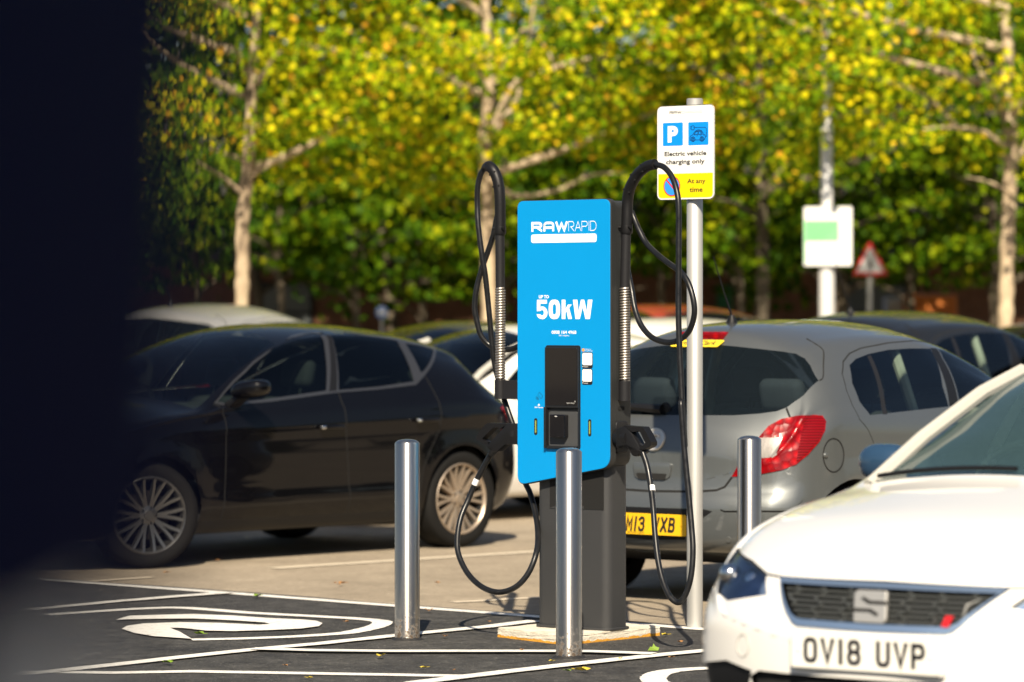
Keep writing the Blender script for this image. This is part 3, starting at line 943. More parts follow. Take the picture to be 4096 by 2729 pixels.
def build_leon():
    c = new_car(LEON, (-1.863, 23.48), math.atan2(-.73, -.683), 'left', 'parked_car', 'glossy black five-door hatchback with multi-spoke alloy wheels, parked behind a steel bollard')
    root = c.root; k, off = 1.3069, (400, 1100)
    wb = 2.636
    cut_arches(c, wb, .352)
    xc = LEON['xc']
    t = lambda P: c.trace(P, k, off)
    fd = t([(590, 676), (700, 549), (800, 453), (900, 373), (1000, 318), (1080, 297), (1150, 292), (1200, 420), (1243, 608), (1283, 715), (1286, 800), (1284, 1262), (625, 1285), (622, 690)])
    rd = t([(1150, 292), (1300, 299), (1450, 315), (1590, 342), (1650, 440), (1700, 530), (1760, 640), (1785, 720), (1775, 810), (1730, 910), (1690, 1010), (1672, 1130), (1668, 1250), (1284, 1262), (1286, 800), (1283, 715), (1243, 608), (1200, 420)])
    c.cut('front_door', fd, 'side'); c.cut('rear_door', rd, 'side')
    c.seam(fd[-3:] + fd[:1], .007, 'side'); c.seam(fd[8:13], .007, 'side'); c.seam(rd[4:14], .007, 'side')
    trim = t([(592, 672), (700, 548), (800, 453), (900, 374), (1000, 319), (1080, 298), (1150, 293), (1300, 300), (1450, 317), (1600, 346), (1700, 364), (1750, 383), (1757, 405), (1700, 522), (1650, 576), (1450, 600), (1240, 616), (900, 662), (640, 684)])
    c.cut('trim', trim, 'side')
    for nm, P in (('glass_front', [(612, 664), (705, 560), (805, 465), (903, 386), (1003, 332), (1080, 311), (1122, 307), (1180, 606), (900, 646), (650, 672)]),
                  ('pillar', [(1138, 300), (1162, 300), (1236, 606), (1196, 610)]),
                  ('glass_rear', [(1176, 306), (1300, 312), (1450, 329), (1548, 345), (1640, 558), (1450, 586), (1246, 603)]),
                  ('glass_quarter', [(1596, 360), (1690, 376), (1738, 392), (1740, 404), (1690, 505), (1676, 512)])):
        c.cut(nm, t(P), 'side')
    # windscreen, tailgate glass, lamps
    c.cut('windscreen', [(xc - 1.27, -.05), (xc - 1.29, .73), (xc - 1.45, .70), (xc - 1.7, .645), (xc - 1.95, .60), (xc - 2.12, .57), (xc - 2.16, .40), (xc - 2.17, -.05)], 'top')
    c.cut('rear_glass', [(-.05, 1.31), (.50, 1.29), (.56, 1.25), (.64, 1.03), (.55, 1.0), (-.05, .99)], 'rear')
    c.cut('tail_lamp', [(.56, .92), (.80, .93), (.84, .90), (.80, .80), (.55, .82)], 'rear')
    c.cut('tail_lamp', [(xc - 4.0, .93), (xc - 4.3, .92), (xc - 4.3, .78), (xc - 4.06, .82)], 'side')
    c.cut('headlight', [(.42, .70), (.80, .80), (.86, .74), (.80, .62), (.50, .60)], 'front')
    c.cut('grille', [(-.05, .66), (.36, .66), (.27, .50), (-.05, .50)], 'front')
    c.cut('lower_grille', [(-.05, .42), (.62, .42), (.70, .27), (-.05, .27)], 'front')
    c.seam([(xc - .3, .70), (xc - .6, .755), (xc - 1.0, .775), (xc - 1.26, .785)], .007, 'top')
    c.cut('skirt', [(xc - 1.0, .10), (xc - 3.3, .10), (xc - 3.3, .265), (xc - 1.0, .265)], 'side')
    P = M['black_paint']
    c.part('body', ['', 'gap', 'skirt'], [P, M['gap'], M['black_plastic']], root)
    tr = c.part('window_trim', ['trim', 'pillar'], [mat('dull_chrome', (.20, .19, .18), .3, .9), M['black_plastic']], root, push=.003)
    for w_ in ('near', 'far'):
        d1 = c.part('door', ['front_door'], [P], root, w_); c.part('window', ['glass_front'], [GL_DARK], d1, w_)
        d2 = c.part('door', ['rear_door'], [P], root, w_); c.part('window', ['glass_rear'], [GL_DARK], d2, w_)
        c.part('quarter_window', ['glass_quarter'], [GL_DARK], root, w_)
        c.part('headlight', ['headlight'], [M['chrome']], root, w_)
        c.part('tail_lamp', ['tail_lamp'], [M['tail_red']], root, w_, push=.004)
        sg = 1 if w_ == 'near' else -1
        for dd, px in ((d1, (1200, 795)), (d2, (1700, 758))):
            p = t([px])[0]; _, n = c.hit(x=p.x, z=p.z)
            h = MB().box((-.10, -.016, -.014), (.10, .016, .014), 0, .012, 3)
            h.box((.070, sg * .004 - .018, -.012), (.106, sg * .004 + .018, .012), 1, .010, 3)  # chrome end added to give the handle its bright highlight
            h.xf(Matrix.Translation((p.x, sg * (p.y + .028), p.z)))
            h.build('handle', [M['black_paint'], M['chrome']], dd)
    c.part('windscreen', ['windscreen'], [GL_GREEN], root)
    c.part('rear_window', ['rear_glass'], [GL_DARK], root)
    c.part('grille', ['grille'], M['black_plastic'], root); c.part('lower_grille', ['lower_grille'], M['black_plastic'], root)
    # door mirrors
    mp = t([(690, 655)])[0]
    for sg in (1, -1):
        mm = MB()
        bm = bmesh.new(); bmesh.ops.create_uvsphere(bm, u_segments=20, v_segments=12, radius=1)
        for v in bm.verts:
            x, y, z = v.co
            x = math.copysign(abs(x) ** .7, x); z = math.copysign(abs(z) ** .75, z); y = math.copysign(abs(y) ** .7, y)
            v.co = (x * .075 - .03 * y, y * .115, z * .055 + .015 * y)
        mm.from_bm(bm)
        mm.xf(Matrix.Translation((mp.x + .02, sg * (mp.y + .19), mp.z + .07)) @ (Matrix.Identity(4) if sg > 0 else Matrix.Scale(-1, 4, (0, 1, 0))))
        st = MB().prism([(-.02, -.03), (.10, .035), (.16, .02), (.06, -.04)], -.05, .05, 0, .012)
        st.xf(Matrix.Translation((mp.x + .02, sg * (mp.y - .03), mp.z - .01)) @ Matrix(((0, 0, 1, 0), (sg * 1, 0, 0, 0), (0, 1, 0, 0), (0, 0, 0, 1))))
        mo = mm.build('door_mirror', P, root, 60)
        st.build('mirror_arm', M['black_plastic'], mo)
    add_arches(c, root, .352, wb)
    add_wheels(c, root, 'twin', .318, .225, .232, .872, wb, steer=R(-22))
    interior(c, root, .95, .93, -.05, -1.0)
    return c

def build_corsa():
    fw = Vector((math.sin(R(38)), math.cos(R(38))))
    o = Vector((.70, 19.2)) + fw * (3.999 - 2.09)
    c = new_car(CORSA, o, math.atan2(fw.y, fw.x), 'right', 'parked_car', 'dusty silver-grey hatchback seen from behind, with a yellow number plate and roof aerial')
    root = c.root; xc = 2.09; wb = 2.511; L = 3.999
    k, off = 1.5378, (2450, 1280)
    k5, off5 = 1.388, (2400, 1000)
    t = lambda P: c.trace(P, k, off)
    t5 = lambda P: c.trace(P, k5, off5)
    cut_arches(c, wb, .348, .31)
    rw = t([(560, 140), (760, 163), (900, 178), (1050, 195), (1130, 208), (1185, 238), (1225, 300), (1268, 374), (1180, 460), (1070, 540), (1010, 562), (900, 577), (750, 587), (560, 590)])
    rw[0].y = -.02; rw[-1].y = -.02
    # side
    rd = t5([(1850, 508), (1740, 504), (1600, 516), (1450, 545), (1385, 575), (1350, 620), (1345, 690), (1368, 780), (1400, 860), (1440, 940), (1490, 1000), (1515, 1060), (1530, 1110)])
    x_b = rd[0].x
    zlow = [(rd[-1].x + .01, .62), (rd[-1].x + .16, .36), (rd[-1].x + .24, .27), (x_b - .02, .27), (x_b + .02, .6), (x_b + .04, .93)]
    rdp = [(p.x, p.z) for p in rd] + zlow
    c.cut('rear_door', rdp, 'side')
    fdp = [(x_b, rd[0].z), (x_b + .35, rd[0].z - .02), (x_b + .62, 1.27), (x_b + .98, 1.06), (x_b + 1.13, .93), (x_b + 1.15, .60), (x_b + 1.10, .27), (x_b - .02, .27), (x_b + .02, .6), (x_b + .04, .93)]
    c.cut('front_door', fdp, 'side')
    c.seam(rdp[:16], .006, 'side')
    c.seam(rdp[16:] + [rdp[0]], .006, 'side'); c.seam(fdp[4:8], .006, 'side')
    gr = t5([(1385, 640), (1420, 605), (1490, 578), (1600, 555), (1720, 547), (1833, 548), (1862, 600), (1902, 760), (1935, 870)])
    gr = [(p.x, p.z) for p in gr] + [(p.x, p.z) for p in t5([(1500, 918), (1440, 840), (1400, 740)])]
    c.cut('glass_rear', gr, 'side')
    dv = t5([(1483, 590), (1503, 584), (1595, 913), (1570, 913)])
    c.cut('divider', dv, 'side')
    gfx = gr[5][0]; gft = gr[5][1]
    bpl = [(gfx + .005, gft + .004), (gfx + .085, gft + .002), (gr[8][0] + .11, gr[8][1]), (gr[8][0] + .01, gr[8][1])]
    c.cut('pillar', bpl, 'side')
    gf = [(bpl[1][0] + .01, bpl[1][1] - .004), (bpl[1][0] + .3, bpl[1][1] - .035), (bpl[1][0] + .55, bpl[1][1] - .13), (bpl[1][0] + .88, bpl[1][1] - .36), (bpl[2][0] + .95, bpl[2][1] + .0), (bpl[2][0] + .01, bpl[2][1] - .01)]
    c.cut('glass_front', gf, 'side')
    rearf = lambda n: n.x < -.06
    c.cut('rear_glass', [(p.y, p.z) for p in rw], 'rear', rearf)
    # tail lamp: wraps round the corner; cut from the rear, then from the side
    tl = t([(735, 965), (775, 895), (900, 725), (960, 655), (1040, 612), (1130, 594), (1230, 586), (1290, 592), (1312, 625), (1305, 680), (1270, 750), (1200, 830), (1130, 890), (1040, 925), (920, 948), (830, 960)])
    c.cut('tail_lamp', [(p.y, p.z) for p in tl], 'rear', lambda n: n.x < -.02 and n.z < .8)
    tc = t([(905, 728), (1040, 726), (1042, 735), (1010, 830), (985, 848), (850, 855), (860, 780)])
    c.cut('tail_clear', [(p.y, p.z) for p in tc], 'rear', rearf)
    td = t([(1180, 590), (1285, 592), (1306, 625), (1300, 680), (1266, 748), (1195, 828), (1130, 880), (1150, 760)])
    c.cut('tail_dark', [(p.y, p.z) for p in td], 'rear', lambda n: n.x < -.02 and n.z < .8)
    # seams
    c.seam(t([(1070, 543), (1080, 570), (1093, 602)]), .008, 'rear', flt=rearf)
    tgt = t([(735, 968), (690, 1028), (640, 1048), (520, 1056), (300, 1056)]); tgt[-1].y = -.01
    c.seam(tgt, .012, 'rear', flt=rearf)
    sp_ = t([(1195, 117), (1245, 147), (1285, 175), (1299, 205), (1297, 280), (1294, 355), (1272, 374)])
    for w_ in (1, -1):
        P3 = []
        for p in sp_:
            n = c.normal(p); P3.append((p.x + n.x * .001, w_ * (p.y + n.y * .001), p.z + n.z * .001))
        MB().tube(smooth_path(P3, 4), .0032, 6, cap=False).build('spoiler_joint', M['gap'], root)
    # bumper rubbing strip, plate recess, fuel flap, lower bumper
    st = t([(664, 1168), (690, 1138), (740, 1122), (900, 1108), (1170, 1104), (1110, 1178), (900, 1178), (690, 1180)])
    c.cut('strip', [(p.y, p.z) for p in st], 'rear', rearf)
    c.seam([(p.y, p.z) for p in st[:1] + st[:-4:-1]], .009, 'rear', flt=rearf)  # black line paints the shadow under the strip's lower edge
    pr = t([(560, 1165), (615, 1172), (590, 1200), (555, 1225)])
    zt_ = pr[0].z; yr = pr[1].y
    c.cut('plate_recess', [(-.02, zt_), (pr[0].y, zt_), (yr, zt_ - .01), (yr - .06, zt_ - .05), (.30, zt_ - .16), (-.02, zt_ - .17)], 'rear', rearf)
    lb = t([(560, 1440), (690, 1452)])
    c.cut('lower_bumper', [(-.02, .1), (.85, .1), (.85, .26), (lb[1].y, lb[1].z - .005), (lb[0].y, lb[0].z), (-.02, lb[0].z - .01)], 'rear', rearf)
    c.cut('windscreen', [(xc - 1.10, -.05), (xc - 1.13, .71), (xc - 1.35, .69), (xc - 1.7, .62), (xc - 1.98, .575), (xc - 2.02, .4), (xc - 2.04, -.05)], 'top')
    c.cut('headlight', [(.40, .66), (.62, .83), (.74, .84), (.80, .76), (.74, .62), (.52, .56)], 'front')
    c.cut('grille', [(-.05, .62), (.34, .62), (.28, .5), (-.05, .48)], 'front')
    P = M['silver_paint']
    c.part('body', ['', 'gap', 'plate_recess', 'lower_bumper'], [P, M['gap'], M['black_plastic'], M['dark_plastic']], root)
    for w_ in ('near', 'far'): c.part('bumper_strip', ['strip'], [P], root, w_, push=.006)
    c.part('rear_window', ['rear_glass'], [GL_DUST], root)
    c.part('windscreen', ['windscreen'], [GL_GREEN], root)
    c.part('grille', ['grille'], [M['black_plastic']], root)
    for w_ in ('near', 'far'):
        d1 = c.part('door', ['front_door', 'pillar'], [P, M['black_plastic']], root, w_); c.part('window', ['glass_front'], [GL_GREEN], d1, w_)
        d2 = c.part('door', ['rear_door', 'divider'], [P, M['dark_plastic']], root, w_); c.part('window', ['glass_rear'], [GL_GREEN], d2, w_)
        tlo = c.part('tail_lamp', ['tail_lamp', 'tail_dark'], [M['tail_red'], M['tail_red_dark']], root, w_, push=.006)
        c.part('reversing_light', ['tail_clear'], [M['tail_clear']], tlo, w_, push=.007)
        c.part('headlight', ['headlight'], [M['chrome']], root, w_)
        sg = -1 if w_ == 'near' else 1
        h = MB().box((-.10, -.016, -.014), (.10, .016, .014), 0, .012, 3)
        h.xf(Matrix.Translation((x_b - .62, sg * .875, .83))); h.build('handle', P, d2)
    f = c.flip
    # thin seal round the rear glass
    # fuel flap: a disc outline on the right rear wing
    ff = t5([(1235 + 61 + 57 * math.cos(a), 1140 + 93 * math.sin(a)) for a in np.linspace(0, 2 * math.pi, 28)[:-1]])
    mb = MB(); pts = []
    for p in ff + ff[:1]:
        n = c.normal(p); pts.append((p.x + n.x * .001, f * (p.y + n.y * .001), p.z + n.z * .001))
    mb.tube(pts, .0035, 6, cap=False)
    mb.build('fuel_flap', M['gap'], root)
    pc = t5([(1250, 1140)])[0]
    kn = MB().lathe([(0, .012), (.012, .01), (.016, 0)], 12, 'y'); kn.xf(Matrix.Translation((pc.x, f * pc.y, pc.z)) @ (Matrix.Identity(4) if f > 0 else Matrix.Rotation(math.pi, 4, 'Z')))
    kn.build('fuel_flap_catch', P, root)
    # number plate in its recess (rear faces -x): local right = -y seen from behind
    h, n = c.hit(y=.02, z=zt_ - .085, frm='rear')
    MP = Matrix.Translation((h.x - .012, 0, zt_ - .087)) @ Matrix(((0, 0, -1, 0), (-1, 0, 0, 0), (0, 1, 0, 0), (0, 0, 0, 1)))
    number_plate("M13 WXB", root, (.80, .46, .01), MP, maker="Arnold Clark", xs=.84, italic=.014)
    RF = Matrix(((0, 0, -1, 0), (-1, 0, 0, 0), (0, 1, 0, 0), (0, 0, 0, 1)))
    # badge, handle, wiper
    zb_ = t([(285, 738)])[0].z
    h, n = c.hit(y=.0, z=zb_, frm='rear')
    bd = MB().lathe([(.0, .004), (.05, .004), (.052, .008), (.060, .009), (.064, .004), (.064, -.006)], 32)
    bd.tube([(-.03, -.035, .006), (-.012, -.012, .009), (-.008, .012, .01), (.004, .026, .011), (.022, .024, .01), (.03, .008, .008)], [.006, .008, .009, .01, .008, .004], 8)
    bd.tube([(-.012, -.012, .008), (.008, -.034, .007)], [.008, .005], 8)
    tilt = Matrix.Rotation(math.atan2(n.z, -n.x), 4, 'X')
    bd.xf(Matrix.Translation(h + n * .004) @ RF @ Matrix.Rotation(-math.atan2(n.z, -n.x), 4, 'X'))
    bd.build('badge', M['badge_chrome'], root, 50)
    zh = t([(270, 930)])[0].z
    h, n = c.hit(y=.0, z=zh, frm='rear')
    hd = MB().prism(round_poly([(-.125, .045), (.125, .045), (.115, -.03), (.09, -.045), (-.09, -.045), (-.115, -.03)], .02), -.01, .012, 0, .006)
    hd.xf(Matrix.Translation(h) @ RF); ho = hd.build('tailgate_handle', P, root)
    hp = MB().prism(round_poly([(-.10, -.012), (.10, -.012), (.085, -.046), (-.085, -.046)], .012), .010, .0135, 0)
    hp.xf(Matrix.Translation(h) @ RF); hp.build('finger_recess', M['under'], ho)
    zw = t([(330, 545)])[0]
    h, n = c.hit(y=.02, z=zw.z + .01, frm='rear')
    wm = MB().tube([(h.x - .03, .01, zw.z - .005), (h.x - .035, .10, zw.z), (h.x - .04, .30, zw.z + .012), (h.x - .02, .42, zw.z + .02)], [.028, .024, .014, .010], 8)
    wm.box((h.x - .03, .12, zw.z - .016), (h.x - .015, .52, zw.z - .004))
    wm.lathe([(0, .02), (.03, .016), (.034, 0)], 16, 'x')
    for i in range(len(wm.v) - 16 * 3, len(wm.v)):
        x, y, z = wm.v[i]; wm.v[i] = (h.x - x * .8 - .01, y - .0, z + zw.z)
    wm.build('rear_wiper', M['black_plastic'], root)
    # high brake light under the spoiler edge, dealer sticker below it
    zl = t([(640, 98)])[0]; h, n = c.hit(y=.03, z=zl.z, frm='rear')
    bl = MB().box((h.x - .022, -.15, zl.z - .022), (h.x + .05, .15, zl.z + .022), 0, .008, 2)
    bl.build('high_brake_light', M['tail_red'], root)
    a = t([(620, 150)])[0]; h1, n1 = c.hit(y=.0, z=a.z + .022, frm='rear'); h2, n2 = c.hit(y=.0, z=a.z - .022, frm='rear')
    up = (h1 - h2).normalized(); SM = Matrix((( 0, up.x, 0, 0), (-1, up.y, 0, 0), (0, up.z, 1, 0), (0, 0, 0, 1)))
    nn = Vector((-1, 0, 0)).cross(up)
    z_ax = Vector((0, -1, 0)).cross(up).normalized()
    SM = Matrix.Translation((h1 + h2) / 2 + z_ax * .006) @ Matrix(((0, up.x, z_ax.x, 0), (-1, up.y, z_ax.y, 0), (0, up.z, z_ax.z, 0), (0, 0, 0, 1)))
    sk = MB().prism(round_poly([(-.165, .026), (.165, .026), (.175, .02), (.15, -.026), (-.15, -.026), (-.175, .02)], .006), -.001, .001); sk.xf(SM)
    so = sk.build('dealer_sticker', mat('sticker_yellow', (.80, .58, .03), .5), root)
    tx = font_mb("Arnold Clark", 1, .02, width=.27, height=.034, align='CENTER', shear=.35); tx.xf(SM @ Matrix.Translation((0, -.013, .0016))); tx.build('sticker_lettering', M['black_text'], so, smooth=None)
    # aerial
    ap = t5([(772, 425)])[0]
    ae = MB().lathe([(.0, .05), (.012, .045), (.03, .008), (.036, 0)], 14)
    ae.tube([(0, 0, .04), (-.07, 0, .16), (-.175, 0, .36)], [.007, .004, .0025], 7)
    hz, _ = c.hit(x=-1.12, y=.0, frm='top')
    ae.xf(Matrix.Translation((-1.12, 0, hz.z - .004))); ae.build('aerial', M['black_plastic'], root)
    # parking sensors
    for px in ((713, 1352),):
        p = t([px])[0]
        for y in (p.y, .25):
            for sg in (1, -1):
                h, n = c.hit(y=y, z=p.z, frm='rear')
                ps = MB().lathe([(.0, .003), (.016, .003), (.0175, .0)], 16)
                q = Vector((n.x, n.y * sg, n.z)).to_track_quat('Z', 'Y').to_matrix().to_4x4()
                ps.xf(Matrix.Translation((h.x, h.y * sg, h.z)) @ q); ps.build('parking_sensor', P, root)
    # mirrors
    for sg in (1, -1):
        bm = bmesh.new(); bmesh.ops.create_uvsphere(bm, u_segments=16, v_segments=10, radius=1)
        for v in bm.verts: v.co = (v.co.x * .07, v.co.y * .12, v.co.z * .075)
        mm = MB(); mm.from_bm(bm); mm.xf(Matrix.Translation((.62, sg * .98, .99))); mm.build('door_mirror', P, root, 60)
    add_arches(c, root, .348, wb)
    add_wheels(c, root, 'multi', .31, .195, .2, .85, wb)
    interior(c, root, .95, .95, -.1, -.98)
    # pale interior pillar trims seen through the glass
    for sg in (1, -1):
        hl = MB()
        hl.tube([(-.35, sg * .70, .9), (-.40, sg * .64, 1.15), (-.42, sg * .57, 1.36)], .03, 8)
        hl.tube([(-1.02, sg * .72, .95), (-1.1, sg * .63, 1.2), (-1.05, sg * .53, 1.34)], .04, 8)
        hl.build('pillar_trim', M['headliner'], root)
    return c

def build_ibiza():
    fw = Vector((-math.sin(R(36)), -math.cos(R(36))))
    o = Vector((1.08, 11.2)) - fw * 2.09
    c = new_car(IBIZA, o, math.atan2(fw.y, fw.x), 'right', 'parked_car', 'white hatchback facing the viewer with dark honeycomb grille and white number plate')
    root = c.root; xc = 2.09; wb = 2.564
    k, off = 1.5735, (2600, 1800)
    t = lambda P: c.trace(P, k, off)
    cut_arches(c, wb, .352)
    # headlight, front view (right half traced from the photograph)
    hlp = t([(545, 628), (640, 705), (735, 790), (735, 913), (610, 930), (490, 950), (425, 905), (440, 800), (490, 700)])
    g = t([(826, 805), (832, 850), (870, 1040), (900, 1090), (930, 1108), (1280, 1138)]); g2 = t([(1390, 838)])[0]
    c.cut('grille_frame', [(-.02, g2.z), (g[0].y, g[0].z), (g[2].y, g[2].z), (g[3].y, g[3].z), (g[4].y, g[4].z), (-.02, g[5].z)], 'front')
    ins = .016
    c.cut('grille', [(-.02, g2.z - ins), (g[0].y - ins * 1.5, g[0].z - ins), (g[2].y - ins, g[2].z + .004), (g[3].y - ins * .8, g[3].z + ins), (g[4].y - ins * .5, g[4].z + ins * 1.3), (-.02, g[5].z + ins * 1.3)], 'front')
    c.cut('headlight', [(p.y, p.z) for p in hlp], 'front', lambda n: n.x > .05 and n.z < .93)
    # lower openings
    lo_ = t([(322, 1255), (480, 1322), (640, 1388), (560, 1440), (500, 1480)])
    c.cut('fog_bay', [(.90, lo_[0].z), (lo_[0].y, lo_[0].z), (lo_[1].y, lo_[1].z), (lo_[2].y, lo_[2].z), (lo_[2].y + .03, .30), (lo_[2].y + .02, .24), (.90, .22)], 'front', lambda n: n.x > .05)
    c.cut('lower_grille', [(-.02, .405), (.42, .405), (.46, .385), (.40, .25), (-.02, .24)], 'front')
    # bonnet shut line, from the lamp along the top of the grille
    bs = t([(545, 624), (640, 700), (735, 783), (826, 800)]); bs.append(Vector((bs[-1].x + .1, -.01, g2.z + .006)))
    c.seam([(p.y, p.z) for p in bs], .006, 'front', flt=lambda n: n.x > .05)
    c.seam([(xc - .33, .76), (xc - .6, .775), (xc - .9, .785), (xc - 1.15, .78)], .006, 'top')
    c.cut('windscreen', [(xc - 1.13, -.05), (xc - 1.20, .70), (xc - 1.38, .688), (xc - 1.6, .662), (xc - 1.9, .617), (xc - 2.06, .585), (xc - 2.10, .4), (xc - 2.12, -.05)], 'top')
    c.cut('front_door', [(xc - 1.22, .27), (xc - 1.22, .85), (xc - 1.42, .97), (xc - 1.8, 1.17), (xc - 2.1, 1.29), (xc - 2.32, 1.325), (xc - 2.3, .27)], 'side')
    c.cut('rear_door', [(xc - 2.32, 1.325), (xc - 2.8, 1.33), (xc - 3.15, 1.29), (xc - 3.25, .93), (xc - 3.0, .55), (xc - 2.95, .27), (xc - 2.3, .27)], 'side')
    c.cut('glass_front', [(xc - 1.45, .94), (xc - 1.82, 1.15), (xc - 2.1, 1.265), (xc - 2.27, 1.295), (xc - 2.26, .91), (xc - 1.6, .89)], 'side')
    c.cut('glass_rear', [(xc - 2.36, 1.295), (xc - 2.8, 1.30), (xc - 3.1, 1.265), (xc - 3.18, .96), (xc - 2.35, .92)], 'side')
    c.cut('rear_glass', [(-.05, 1.27), (.50, 1.25), (.62, 1.0), (-.05, .96)], 'rear')
    c.cut('tail_lamp', [(.5, .88), (.84, .9), (.84, .74), (.52, .76)], 'rear')
    P = M['white_car_paint']
    c.part('body', ['', 'gap'], [P, M['gap']], root)
    c.part('grille_frame', ['grille_frame'], [mat('sky_tinted_chrome', (.42, .56, .74), .3, .85)], root, push=.006)  # sky reflection on the frame put into the metal as blue
    go = c.part('grille', ['grille'], M['under'], root, push=-.02); c.part('lower_grille', ['lower_grille'], M['under'], root, push=-.02)
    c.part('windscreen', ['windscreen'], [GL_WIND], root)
    c.part('rear_window', ['rear_glass'], [GL_DARK], root)
    for w_ in ('near', 'far'):
        d1 = c.part('door', ['front_door'], [P], root, w_); c.part('window', ['glass_front'], [GL_GREEN], d1, w_)
        d2 = c.part('door', ['rear_door'], [P], root, w_); c.part('window', ['glass_rear'], [GL_GREEN], d2, w_)
        hl = c.part('headlight', ['headlight'], [mat('lamp_bowl', (.30, .40, .58), .35, .4, var=.5, vscale=14)], root, w_, push=-.022)  # bluish bowl colour carries the lamp's sky reflection
        c.part('lamp_cover', ['headlight'], [GL_LAMP], hl, w_)
        sg = -1 if w_ == 'near' else 1
        cy = sum(p.y for p in hlp) / len(hlp); cz = sum(p.z for p in hlp) / len(hlp); cx = sum(p.x for p in hlp) / len(hlp)
        pj = MB()
        for (dx, dy, dz, r) in ((-.03, -.035, -.01, .042), (-.05, .07, .01, .036)):
            bm = bmesh.new(); bmesh.ops.create_uvsphere(bm, u_segments=20, v_segments=12, radius=r)
            bmesh.ops.translate(bm, vec=(cx + dx, sg * (cy + dy), cz + dz), verts=bm.verts); pj.from_bm(bm)
        pj.build('projector', M['chrome'], hl, 60)
        pts = [(p.x - .012, sg * (p.y - .004), p.z - .0) for p in (hlp[0], hlp[1], hlp[2], hlp[3])]
        pts = [(x - .01, y, z - .016) for x, y, z in pts]
        MB().tube(pts, .007, 6).build('daytime_strip', M['white_paint'], hl)
        c.part('fog_bay', ['fog_bay'], [M['black_plastic']], root, w_, push=-.012)
        c.part('tail_lamp', ['tail_lamp'], [M['tail_red']], root, w_)
    # honeycomb mesh of the grille: hexagon bars following the skin
    hx = MB()
    zc = (g2.z + g[5].z) / 2; hw, hh = .118, .058
    yl = g[0].y
    def inside(y, z):
        tt = (g2.z - z) / (g2.z - g[5].z)
        lim = g[0].y + (g[4].y - g[0].y) * max(0, tt) ** 1.3 - .02
        return abs(y) < lim and g[5].z + .02 < z < g2.z - .02
    levels = np.linspace(g[5].z + .016, g2.z - .016, 8)
    def bar(P2, rad, dx):
        P3 = []
        for (y, z) in P2:
            h, n = c.hit(y=abs(y), z=z, frm='front'); P3.append((h.x - dx, y, z))
        hx.tube(P3, rad, 5)
    for z in levels:
        tt = (g2.z - z) / (g2.z - g[5].z)
        lim = g[0].y + (g[4].y - g[0].y) * max(0, tt) ** 1.2 - .02
        bar([(y, z) for y in np.linspace(-lim, lim, 26)], .0045, .014)
    for y0 in np.arange(-.42, .43, .105):
        P2 = []
        for i_, z in enumerate(np.linspace(levels[0], levels[-1], 7)):
            y = y0 + (.017 if (i_ // 1) % 2 else -.017)
            tt = (g2.z - z) / (g2.z - g[5].z)
            lim = g[0].y + (g[4].y - g[0].y) * max(0, tt) ** 1.2 - .02
            if abs(y) < lim: P2.append((y, z))
        if len(P2) > 2: bar(P2, .006, .009)
    hx.build('honeycomb_mesh', mat('grille_grey', (.06, .065, .065), .35, bump=.1), go)
    FF = Matrix(((0, 0, 1, 0), (1, 0, 0, 0), (0, 1, 0, 0), (0, 0, 0, 1)))   # local xy -> car y,z facing +x
    # chrome S emblem: two stepped bars
    h, n = c.hit(y=.01, z=zc, frm='front')
    em = MB()
    up = [(-.060, .050), (.055, .050), (.058, .012), (.050, .003), (.012, .003), (-.062, .012)]
    em.prism(round_poly([(-.054, -.050), (.050, -.050), (.060, -.040), (.054, .050), (-.050, .050), (-.060, .040)], .007), .0, .014, 0, .003)
    SE = Matrix.Translation((h.x + .006, 0, zc + .003)) @ FF @ Matrix.Rotation(R(-12), 4, 'X')
    em.xf(SE); eo = em.build('emblem', M['badge_chrome'], root, 17)
    for sg in (1, -1):
        sl = MB().prism([(sg * .060, sg * .018), (sg * .0, sg * .018), (sg * -.026, sg * .030), (sg * -.034, sg * .022), (sg * -.006, sg * .007), (sg * .060, sg * .007)][::1], .0142, .0152); sl.xf(SE); sl.build('emblem_slit', M['under'], eo, None)
    p = t([(1815, 1040)]); yb = -.255
    h, n = c.hit(y=.255, z=zc - .028, frm='front')
    fr = MB().prism([(.0, -.016), (.024, -.016), (.044, .018), (.016, .018)], 0, .006, 0); fr.xf(Matrix.Translation((h.x + .012, .245, zc - .028)) @ FF)
    fo = fr.build('trim_badge', mat('badge_red', (.65, .02, .03), .25, coat=1), root)
    fl = MB().prism([(-.034, -.012), (-.022, -.012), (-.012, .016), (-.022, .016)], 0, .006); fl.xf(Matrix.Translation((h.x + .010, .245, zc - .028)) @ FF); fl.build('trim_badge_letter', M['chrome'], fo)
    # plate on its flat
    pc = t([(1372, 1310)])[0]
    pc.z = .486
    h, n = c.hit(y=.01, z=pc.z, frm='front')
    MP = Matrix.Translation((h.x + .016, 0, pc.z)) @ FF
    bk = MB().box((h.x - .05, -.27, pc.z - .062), (h.x + .0115, .27, pc.z + .062), 0, .01, 2); bk.build('plate_plinth', P, root)
    number_plate("OV18 UVP", root, (.78, .77, .72), MP)
    # tow eye cover
    for (px, rad) in (((585, 1232), .032),):
        p = t([px])[0]; n = c.normal(p)
        ring = []
        q = Vector((n.x, -n.y, n.z)).to_track_quat('Z', 'Y').to_matrix()
        for a in np.linspace(0, 2 * math.pi, 26): ring.append(Vector((p.x, -p.y, p.z)) + q @ Vector((rad * math.cos(a), rad * 1.1 * math.sin(a), 0)))
        MB().tube(ring, .002, 5, cap=False).build('tow_eye_cover', mat('seam_grey', (.45, .43, .40), .5), root)
    # mirrors, wipers
    M['blue_black'] = mat('mirror_gloss', (.02, .05, .10), .15, coat=.6)  # dark blue base colour paints the blue reflection on the housings
